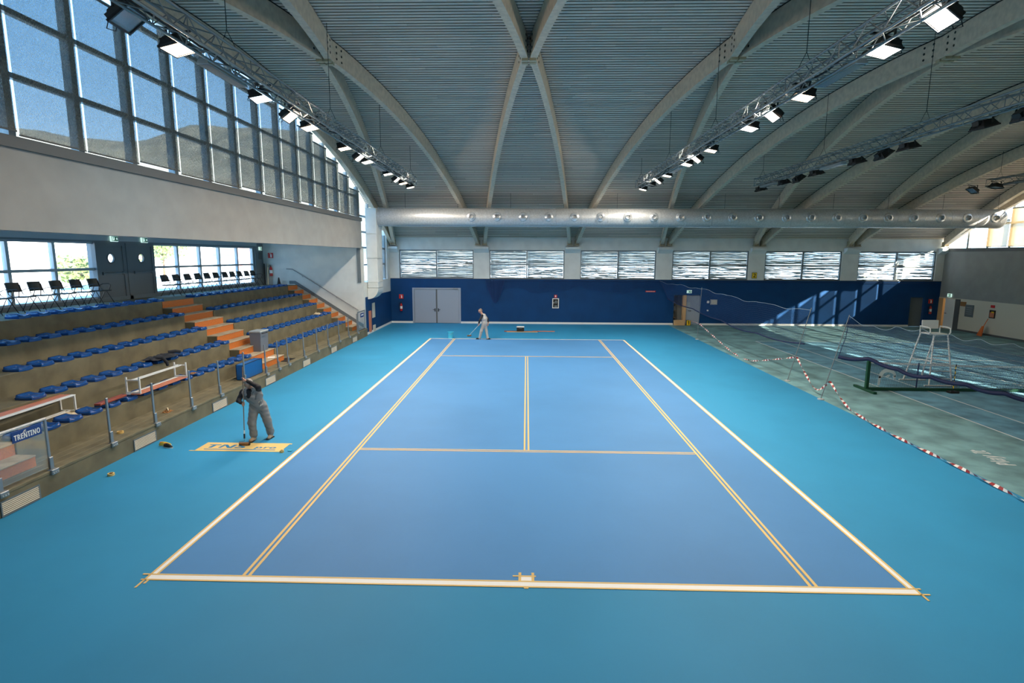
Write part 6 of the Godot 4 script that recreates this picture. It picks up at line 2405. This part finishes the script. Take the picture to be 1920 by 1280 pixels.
func sdf_mesh(out: MB, bones: Array, cell: float, k: float) -> void:
	var lo := Vector3.INF
	var hi := -Vector3.INF
	for q in bones:
		var r: float = maxf(q[2], q[3]) + k + cell * 2.0
		for p in [q[0], q[1]]:
			lo = lo.min(p - Vector3.ONE * r)
			hi = hi.max(p + Vector3.ONE * r)
	var nx := int((hi.x - lo.x) / cell) + 2
	var ny := int((hi.y - lo.y) / cell) + 2
	var nz := int((hi.z - lo.z) / cell) + 2
	var f := PackedFloat32Array()
	f.resize(nx * ny * nz)
	f.fill(1e3)
	var best := PackedFloat32Array()
	best.resize(nx * ny * nz)
	best.fill(1e3)
	var who := PackedByteArray()
	who.resize(nx * ny * nz)
	for bi in bones.size():
		var q: Array = bones[bi]
		var a: Vector3 = q[0]
		var ab: Vector3 = (q[1] as Vector3) - a
		var ra: float = q[2]
		var rb: float = q[3]
		var l2 := maxf(ab.length_squared(), 1e-9)
		var wr: float = q[5] if q.size() > 5 else 0.0
		var pad := maxf(ra, rb) + k + cell * 2.0
		var mn := a.min(q[1]) - Vector3.ONE * pad
		var mx := a.max(q[1]) + Vector3.ONE * pad
		var i0 := maxi(0, int((mn.x - lo.x) / cell))
		var i1 := mini(nx - 1, int((mx.x - lo.x) / cell) + 1)
		var j0 := maxi(0, int((mn.y - lo.y) / cell))
		var j1 := mini(ny - 1, int((mx.y - lo.y) / cell) + 1)
		var k0 := maxi(0, int((mn.z - lo.z) / cell))
		var k1 := mini(nz - 1, int((mx.z - lo.z) / cell) + 1)
		for j in range(j0, j1 + 1):
			for kk in range(k0, k1 + 1):
				var row := (j * nz + kk) * nx
				var p := Vector3(lo.x + i0 * cell, lo.y + j * cell, lo.z + kk * cell)
				for i in range(i0, i1 + 1):
					var ap := p - a
					var t := clampf(ap.dot(ab) / l2, 0.0, 1.0)
					var d := (ap - ab * t).length() - (ra + (rb - ra) * t)
					if wr > 0.0:
						d += wr * sin(p.y * 52.0 + 2.2 * sin(p.x * 27.0 + p.z * 21.0 + bi))
					var at := row + i
					if d < best[at]:
						best[at] = d
						who[at] = bi
					var o := f[at]
					if o - d >= k:
						f[at] = d
					elif d - o < k:
						var h := (k - absf(o - d)) / k
						f[at] = minf(o, d) - h * h * k * 0.25
					p.x += cell
	# one vertex in each crossed cell
	var idx := PackedInt32Array()
	idx.resize(nx * ny * nz)
	idx.fill(-1)
	var verts := PackedVector3Array()
	var norms := PackedVector3Array()
	var cols := PackedColorArray()
	var sx := 1
	var sz := nx
	var sy := nx * nz
	var off := [0, sx, sy, sx + sy, sz, sx + sz, sy + sz, sx + sy + sz]
	var cor := [Vector3(0, 0, 0), Vector3(1, 0, 0), Vector3(0, 1, 0), Vector3(1, 1, 0), Vector3(0, 0, 1), Vector3(1, 0, 1), Vector3(0, 1, 1), Vector3(1, 1, 1)]
	var edges := [[0, 1], [2, 3], [4, 5], [6, 7], [0, 2], [1, 3], [4, 6], [5, 7], [0, 4], [1, 5], [2, 6], [3, 7]]
	for j in ny - 1:
		for kk in nz - 1:
			for i in nx - 1:
				var at := j * sy + kk * sz + i
				if f[at] > cell * 2.5 or f[at] < -cell * 2.5:
					continue
				var neg := 0
				for c in 8:
					if f[at + off[c]] < 0.0:
						neg += 1
				if neg == 0 or neg == 8:
					continue
				var sum := Vector3.ZERO
				var cnt := 0
				for ed in edges:
					var va := f[at + off[ed[0]]]
					var vb := f[at + off[ed[1]]]
					if (va < 0.0) != (vb < 0.0):
						sum += (cor[ed[0]] as Vector3).lerp(cor[ed[1]], va / (va - vb))
						cnt += 1
				sum /= cnt
				var g := Vector3(f[at + off[1]] + f[at + off[3]] + f[at + off[5]] + f[at + off[7]] - f[at] - f[at + off[2]] - f[at + off[4]] - f[at + off[6]],
					f[at + off[2]] + f[at + off[3]] + f[at + off[6]] + f[at + off[7]] - f[at] - f[at + off[1]] - f[at + off[4]] - f[at + off[5]],
					f[at + off[4]] + f[at + off[5]] + f[at + off[6]] + f[at + off[7]] - f[at] - f[at + off[1]] - f[at + off[2]] - f[at + off[3]])
				idx[at] = verts.size()
				verts.append(lo + (Vector3(i, j, kk) + sum) * cell)
				norms.append(g.normalized())
				cols.append(bones[who[at]][4])
	for j in range(1, ny - 1):
		for kk in range(1, nz - 1):
			for i in range(1, nx - 1):
				var at := j * sy + kk * sz + i
				var v := f[at]
				if v > cell * 1.5 or v < -cell * 1.5:
					continue
				for ax in 3:
					var st: int = [sx, sy, sz][ax]
					if (v < 0.0) == (f[at + st] < 0.0):
						continue
					var u: int = [sy, sz, sx][ax]
					var w: int = [sz, sx, sy][ax]
					var q := [idx[at], idx[at - u], idx[at - u - w], idx[at - w]]
					if q[0] < 0 or q[1] < 0 or q[2] < 0 or q[3] < 0:
						continue
					for tri in [[0, 1, 2], [0, 2, 3]]:
						var ia: int = q[tri[0]]
						var ib: int = q[tri[1]]
						var ic: int = q[tri[2]]
						out.col = cols[ia]
						out.tris(verts[ia], verts[ib], verts[ic], norms[ia], norms[ib], norms[ic])


# hand closed round a stick: c on the stick, d along it, p from the stick to the palm
func grip_bones(c: Vector3, d: Vector3, p: Vector3, wrist: Vector3, skin: Color) -> Array:
	d = d.normalized()
	p = (p - d * p.dot(d)).normalized()
	var s := d.cross(p).normalized()
	var out := []
	var R := 0.026
	var lens := [1.0, 1.1, 1.02, 0.85]
	for i in 4:
		var o := c + d * (-0.034 + 0.0225 * i)
		var prev := o + p * (R + 0.012) - s * 0.01
		var angs := [0.9, 1.75, 2.6]
		for a in angs:
			var aa: float = a * lens[i]
			var nx := o + p * cos(aa) * R + s * sin(aa) * R
			out.append([prev, nx, 0.0098, 0.0088, skin])
			prev = nx
	# thumb from the side of the palm, closing the other way
	var b0 := c + d * 0.036 + p * (R + 0.01) - s * 0.03
	var b1 := c + d * 0.05 + p * 0.012 - s * (R + 0.004)
	var b2 := c + d * 0.046 - p * R * 0.8 - s * 0.014
	out.append([b0, b1, 0.012, 0.0105, skin])
	out.append([b1, b2, 0.0105, 0.009, skin])
	# palm
	var m := c + p * (R + 0.016) - s * 0.028
	out.append([m + d * 0.026, m - d * 0.026, 0.021, 0.02, skin])
	out.append([m, wrist, 0.024, 0.026, skin])
	return out


func head_bones(c: Vector3, face: Vector3, up: Vector3, skin: Color, hair: Color) -> Array:
	face = face.normalized()
	var sd := face.cross(up).normalized()
	up = sd.cross(face).normalized()
	var dark := Color(0.03, 0.025, 0.02)
	var lip := Color(0.30, 0.12, 0.10)
	var o := []
	o.append([c + up * 0.025 - face * 0.012, c + up * 0.03 + face * 0.012, 0.092, 0.088, skin])       # skull
	o.append([c - up * 0.03 + face * 0.03, c - up * 0.075 + face * 0.05, 0.066, 0.042, skin])         # jaw
	o.append([c + up * 0.012 + face * 0.094, c - up * 0.022 + face * 0.116, 0.008, 0.014, skin])      # nose
	o.append([c + up * 0.03 + face * 0.082 + sd * 0.045, c + up * 0.03 + face * 0.082 - sd * 0.045, 0.017, 0.017, skin])  # brow
	for s in [-1.0, 1.0]:
		o.append([c + up * 0.01 + face * 0.088 + sd * 0.032 * s, c + up * 0.01 + face * 0.086 + sd * 0.04 * s, 0.010, 0.009, dark])   # eye
		o.append([c + up * 0.012 + sd * 0.092 * s, c - up * 0.03 + sd * 0.09 * s + face * 0.006, 0.016, 0.012, skin])                 # ear
	o.append([c - up * 0.05 + face * 0.092 + sd * 0.018, c - up * 0.05 + face * 0.092 - sd * 0.018, 0.009, 0.009, lip])
	if hair.a > 0.0:
		o.append([c + up * 0.05 - face * 0.028, c + up * 0.045 - face * 0.0, 0.088, 0.086, hair])
		o.append([c + up * 0.01 - face * 0.05, c - up * 0.02 - face * 0.05, 0.07, 0.055, hair])
	return o


func build_people() -> void:
	var skin := Color(0.50, 0.27, 0.19)
	var black := Color(0.014, 0.014, 0.018)
	var grey := Color(0.23, 0.24, 0.245)
	var vest := Color(0.31, 0.32, 0.325)
	var tan := Color(0.46, 0.34, 0.23)
	var hair := Color(0.34, 0.32, 0.29)
	var pale := Color(0.40, 0.39, 0.36)
	# ---- the painter at the stencil
	var base := Vector3(-6.75, 0, -6.15)
	var p := thing("person", base, "worker in grey bib overalls and black sleeves bending over an upright roller pole", "person")
	var bones := []
	var cen := Vector3(-0.03, 0.90, 0.0)
	# boots
	bones.append([Vector3(-0.145, 0.05, 0.10), Vector3(-0.16, 0.045, 0.25), 0.048, 0.042, tan])
	bones.append([Vector3(-0.145, 0.055, 0.09), Vector3(-0.15, 0.16, 0.10), 0.05, 0.055, tan])
	bones.append([Vector3(0.18, 0.05, -0.12), Vector3(0.20, 0.045, 0.03), 0.048, 0.042, tan])
	bones.append([Vector3(0.18, 0.055, -0.13), Vector3(0.175, 0.16, -0.12), 0.05, 0.055, tan])
	# turn-ups gathered over the boots
	bones.append([Vector3(-0.15, 0.17, 0.10), Vector3(-0.15, 0.20, 0.10), 0.09, 0.084, grey, 0.008])
	bones.append([Vector3(0.175, 0.17, -0.12), Vector3(0.175, 0.20, -0.12), 0.09, 0.084, grey, 0.008])
	# trousers
	bones.append([Vector3(-0.15, 0.15, 0.10), Vector3(-0.16, 0.47, 0.13), 0.082, 0.098, grey, 0.0045])
	bones.append([Vector3(-0.16, 0.47, 0.13), Vector3(-0.12, 0.86, 0.03), 0.098, 0.125, grey, 0.0045])
	bones.append([Vector3(0.175, 0.15, -0.12), Vector3(0.15, 0.47, -0.05), 0.082, 0.098, grey, 0.0045])
	bones.append([Vector3(0.15, 0.47, -0.05), Vector3(0.06, 0.86, -0.01), 0.098, 0.125, grey, 0.0045])
	bones.append([Vector3(-0.10, 0.90, 0.01), Vector3(0.04, 0.90, 0.0), 0.125, 0.12, grey, 0.0045])
	# bib and chest, leaning over
	bones.append([cen, Vector3(-0.09, 1.10, 0.05), 0.165, 0.17, grey, 0.0045])
	bones.append([Vector3(-0.16, 1.12, 0.07), Vector3(-0.02, 1.16, 0.04), 0.145, 0.135, grey, 0.0045])
	bones.append([Vector3(-0.24, 1.24, 0.10), Vector3(-0.04, 1.31, 0.05), 0.118, 0.112, vest, 0.0045])
	bones.append([Vector3(-0.155, 1.17, 0.185), Vector3(-0.15, 1.30, 0.165), 0.05, 0.06, black, 0.0045])
	# neck
	var hc := Vector3(-0.15, 1.475, 0.17)
	bones.append([Vector3(-0.15, 1.33, 0.09), hc - Vector3(0, 0.04, 0.02), 0.062, 0.056, skin])
	# arms
	var pole_a := Vector3(-0.205, 0.09, 0.46)
	var pole_b := Vector3(-0.245, 1.92, 0.235)
	var pd := (pole_b - pole_a).normalized()
	var low := pole_a.lerp(pole_b, (1.0 - 0.09) / 1.83)
	var high := pole_a.lerp(pole_b, (1.60 - 0.09) / 1.83)
	bones.append([Vector3(-0.345, 1.265, 0.10), Vector3(-0.43, 1.05, 0.18), 0.07, 0.055, black, 0.0045])
	bones.append([Vector3(-0.43, 1.05, 0.18), low + Vector3(-0.075, 0.02, -0.045), 0.055, 0.04, black, 0.0045])
	bones.append([Vector3(0.02, 1.32, 0.04), Vector3(0.12, 1.42, 0.25), 0.072, 0.06, black, 0.0045])
	bones.append([Vector3(0.12, 1.42, 0.25), high + Vector3(0.10, -0.025, -0.01), 0.06, 0.042, black, 0.0045])
	var mb := MB.new()
	sdf_mesh(mb, bones, 0.0135, 0.035)
	sdf_mesh(mb, grip_bones(low, pd, Vector3(-0.7, 0.0, -0.5), low + Vector3(-0.085, 0.022, -0.05), skin), 0.0055, 0.008)
	sdf_mesh(mb, grip_bones(high, pd, Vector3(0.9, -0.1, 0.1), high + Vector3(0.11, -0.03, -0.012), skin), 0.0055, 0.008)
	sdf_mesh(mb, head_bones(hc, Vector3(-0.18, -0.75, 0.75), Vector3(0.05, 0.75, 0.6), skin, hair), 0.0085, 0.02)
	put(mb, "body", M.skin, p)
	# details of the clothing
	var b := MB.new()
	for q in [Vector3(-0.23, 1.13, 0.205), Vector3(-0.02, 1.13, 0.185)]:
		b.bbox(q, Vector3(0.11, 0.10, 0.02), 0.006, Basis(Vector3.RIGHT, -0.15))
	b.bbox(Vector3(0.085, 0.98, 0.095), Vector3(0.02, 0.13, 0.11), 0.006, Basis(Vector3.FORWARD, 0.3))
	put(b, "pocket", M.frame_grey, p)
	b = MB.new()
	b.tube([Vector3(-0.25, 1.19, 0.205), Vector3(-0.27, 1.33, 0.16), Vector3(-0.25, 1.38, 0.06)], 0.02, 6)
	b.tube([Vector3(-0.06, 1.20, 0.185), Vector3(-0.04, 1.38, 0.12), Vector3(-0.05, 1.42, 0.02)], 0.02, 6)
	put(b, "brace_strap", M.frame_grey, p)
	b = MB.new()
	b.bbox(Vector3(0.085, 1.02, 0.14), Vector3(0.10, 0.03, 0.012), 0.004, Basis(Vector3(0, 0, 1), 0.5))
	b.bbox(Vector3(0.11, 0.93, 0.13), Vector3(0.10, 0.03, 0.012), 0.004, Basis(Vector3(0, 0, 1), 0.5))
	put(b, "reflective_tab", M.sign_white, p)
	for q in [[Vector3(-0.155, 0.012, 0.17), 0.1], [Vector3(0.19, 0.012, -0.05), -0.12]]:
		b = MB.new()
		b.bbox(q[0], Vector3(0.10, 0.024, 0.28), 0.01, Basis(Vector3.UP, q[1]))
		put(b, "boot_sole", M.boot_sole, p)
	# roller
	var r := thing("paint_roller", base, "long paint roller on a metal pole pressed on the stencil", "paint roller")
	b = MB.new()
	b.tube([pole_a.lerp(pole_b, 0.10), pole_b], 0.013, 8)
	put(b, "pole", M.pole_metal, r)
	b = MB.new()
	b.tube([pole_a.lerp(pole_b, 0.04), pole_a.lerp(pole_b, 0.105)], 0.02, 8)
	put(b, "grip", M.rubber, r)
	b = MB.new()
	b.tube([pole_a.lerp(pole_b, 0.105), pole_a.lerp(pole_b, 0.15)], 0.019, 8)
	put(b, "ferrule", M.sign_white, r)
	b = MB.new()
	b.tube([pole_a.lerp(pole_b, 0.045), Vector3(-0.205, 0.10, 0.47), Vector3(-0.33, 0.09, 0.48), Vector3(-0.33, 0.05, 0.50), Vector3(-0.28, 0.045, 0.50)], 0.006, 6)
	put(b, "frame_wire", M.steel, r)
	b = MB.new()
	b.tube([Vector3(-0.31, 0.045, 0.50), Vector3(-0.07, 0.045, 0.50)], 0.038, 14)
	put(b, "sleeve", M.roller_nap, r)
	b = MB.new()
	b.tube([Vector3(-0.07, 0.045, 0.50), Vector3(-0.055, 0.045, 0.50)], 0.036, 14)
	put(b, "end_cap", M.ink, r)
	# ---- the man walking along the far baseline, seen from behind and the side
	var base2 := Vector3(-2.45, 0, -23.57)
	var g := thing("person", base2, "worker in pale vest and black sleeves walking along the far baseline with a pole", "person")
	bones = []
	bones.append([Vector3(-0.22, 0.045, 0.03), Vector3(-0.36, 0.04, 0.0), 0.045, 0.038, black, 0.0045])
	bones.append([Vector3(0.25, 0.045, 0.0), Vector3(0.36, 0.04, 0.05), 0.045, 0.038, black, 0.0045])
	bones.append([Vector3(-0.20, 0.08, 0.03), Vector3(-0.10, 0.48, 0.07), 0.068, 0.08, pale, 0.0045])
	bones.append([Vector3(-0.10, 0.48, 0.07), Vector3(0.03, 0.88, 0.06), 0.08, 0.115, pale, 0.0045])
	bones.append([Vector3(0.25, 0.08, 0.0), Vector3(0.17, 0.48, -0.04), 0.068, 0.08, pale, 0.0045])
	bones.append([Vector3(0.17, 0.48, -0.04), Vector3(0.08, 0.88, -0.06), 0.08, 0.115, pale, 0.0045])
	bones.append([Vector3(0.05, 0.90, -0.05), Vector3(0.05, 0.90, 0.05), 0.13, 0.13, pale, 0.0045])
	var vest2 := Color(0.50, 0.49, 0.46)
	bones.append([Vector3(0.06, 0.86, 0.0), Vector3(0.08, 1.18, 0.0), 0.145, 0.155, vest2, 0.0045])
	bones.append([Vector3(0.07, 1.18, -0.05), Vector3(0.02, 1.36, -0.06), 0.14, 0.10, vest2, 0.0045])
	bones.append([Vector3(0.08, 1.18, 0.06), Vector3(0.02, 1.36, 0.08), 0.14, 0.10, vest2, 0.0045])
	var hc2 := Vector3(-0.15, 1.60, 0.0)
	bones.append([Vector3(-0.04, 1.40, 0.0), hc2 + Vector3(0.03, -0.05, 0), 0.065, 0.055, skin])
	# arm with the pole, and the trailing arm
	var h1 := Vector3(-0.25, 0.80, 0.10)
	bones.append([Vector3(-0.04, 1.36, 0.17), Vector3(-0.17, 1.10, 0.22), 0.068, 0.056, black, 0.0045])
	bones.append([Vector3(-0.17, 1.10, 0.22), Vector3(-0.22, 0.96, 0.17), 0.056, 0.048, black, 0.0045])
	bones.append([Vector3(-0.22, 0.96, 0.17), h1 + Vector3(0.03, 0.05, 0.03), 0.04, 0.032, skin])
	bones.append([Vector3(0.09, 1.36, -0.13), Vector3(0.24, 1.14, -0.14), 0.068, 0.056, black, 0.0045])
	bones.append([Vector3(0.24, 1.14, -0.14), Vector3(0.28, 0.98, -0.10), 0.054, 0.044, black, 0.0045])
	bones.append([Vector3(0.28, 0.98, -0.10), Vector3(0.27, 0.87, -0.06), 0.036, 0.03, skin])
	mb = MB.new()
	sdf_mesh(mb, bones, 0.0165, 0.04)
	sdf_mesh(mb, head_bones(hc2, Vector3(-0.9, -0.4, 0.15), Vector3(0, 1, 0), skin, Color(0.22, 0.17, 0.13)), 0.0095, 0.02)
	var tip := Vector3(-0.90, 0.07, -1.13)
	var sdv := (tip - h1).normalized()
	sdf_mesh(mb, grip_bones(h1, sdv, Vector3(0.3, 0.6, 0.3), h1 + Vector3(0.03, 0.06, 0.03), skin), 0.0065, 0.008)
	# relaxed hand of the trailing arm
	var rel := []
	var wr := Vector3(0.27, 0.87, -0.06)
	rel.append([wr, wr + Vector3(0.0, -0.07, 0.01), 0.028, 0.026, skin])
	for i in 4:
		var o := wr + Vector3(-0.012 + 0.004 * i, -0.075, -0.024 + 0.021 * i)
		var ln: float = [0.03, 0.034, 0.032, 0.026][i]
		rel.append([o, o + Vector3(-0.008, -ln, 0), 0.0098, 0.0092, skin])
		rel.append([o + Vector3(-0.008, -ln, 0), o + Vector3(-0.028, -ln * 1.8, 0), 0.0092, 0.0082, skin])
	rel.append([wr + Vector3(-0.015, -0.03, 0.02), wr + Vector3(-0.04, -0.065, 0.035), 0.012, 0.0105, skin])
	rel.append([wr + Vector3(-0.04, -0.065, 0.035), wr + Vector3(-0.045, -0.095, 0.03), 0.0105, 0.009, skin])
	sdf_mesh(mb, rel, 0.0065, 0.008)
	put(mb, "body", M.skin, g)
	b = MB.new()
	for s in [-1, 1]:
		b.tube([Vector3(0.17, 0.92, 0.07 * s), Vector3(0.215, 1.15, 0.07 * s), Vector3(0.13, 1.40, 0.05 * s)], 0.012, 5)
	put(b, "seam", M.frame_light, g)
	for q in [Vector3(-0.29, 0.012, 0.015), Vector3(0.30, 0.012, 0.025)]:
		b = MB.new()
		b.bbox(q, Vector3(0.27, 0.024, 0.095), 0.01)
		put(b, "shoe_sole", M.boot_sole, g)
	var r2 := thing("paint_roller", base2, "white paint pole held low over the teal floor behind the far baseline", "paint roller")
	b = MB.new()
	b.tube([h1 - sdv * 0.35, tip], 0.014, 8)
	put(b, "pole", M.sign_white, r2)
	b = MB.new()
	b.tube([tip + Vector3(-0.12, -0.03, 0.06), tip + Vector3(0.10, -0.03, -0.06)], 0.036, 12)
	put(b, "sleeve", M.roller_nap, r2)
	b = MB.new()
	b.tube([tip, tip + Vector3(0.14, 0.0, -0.08), tip + Vector3(0.13, -0.03, -0.075)], 0.006, 5)
	put(b, "frame_wire", M.steel, r2)
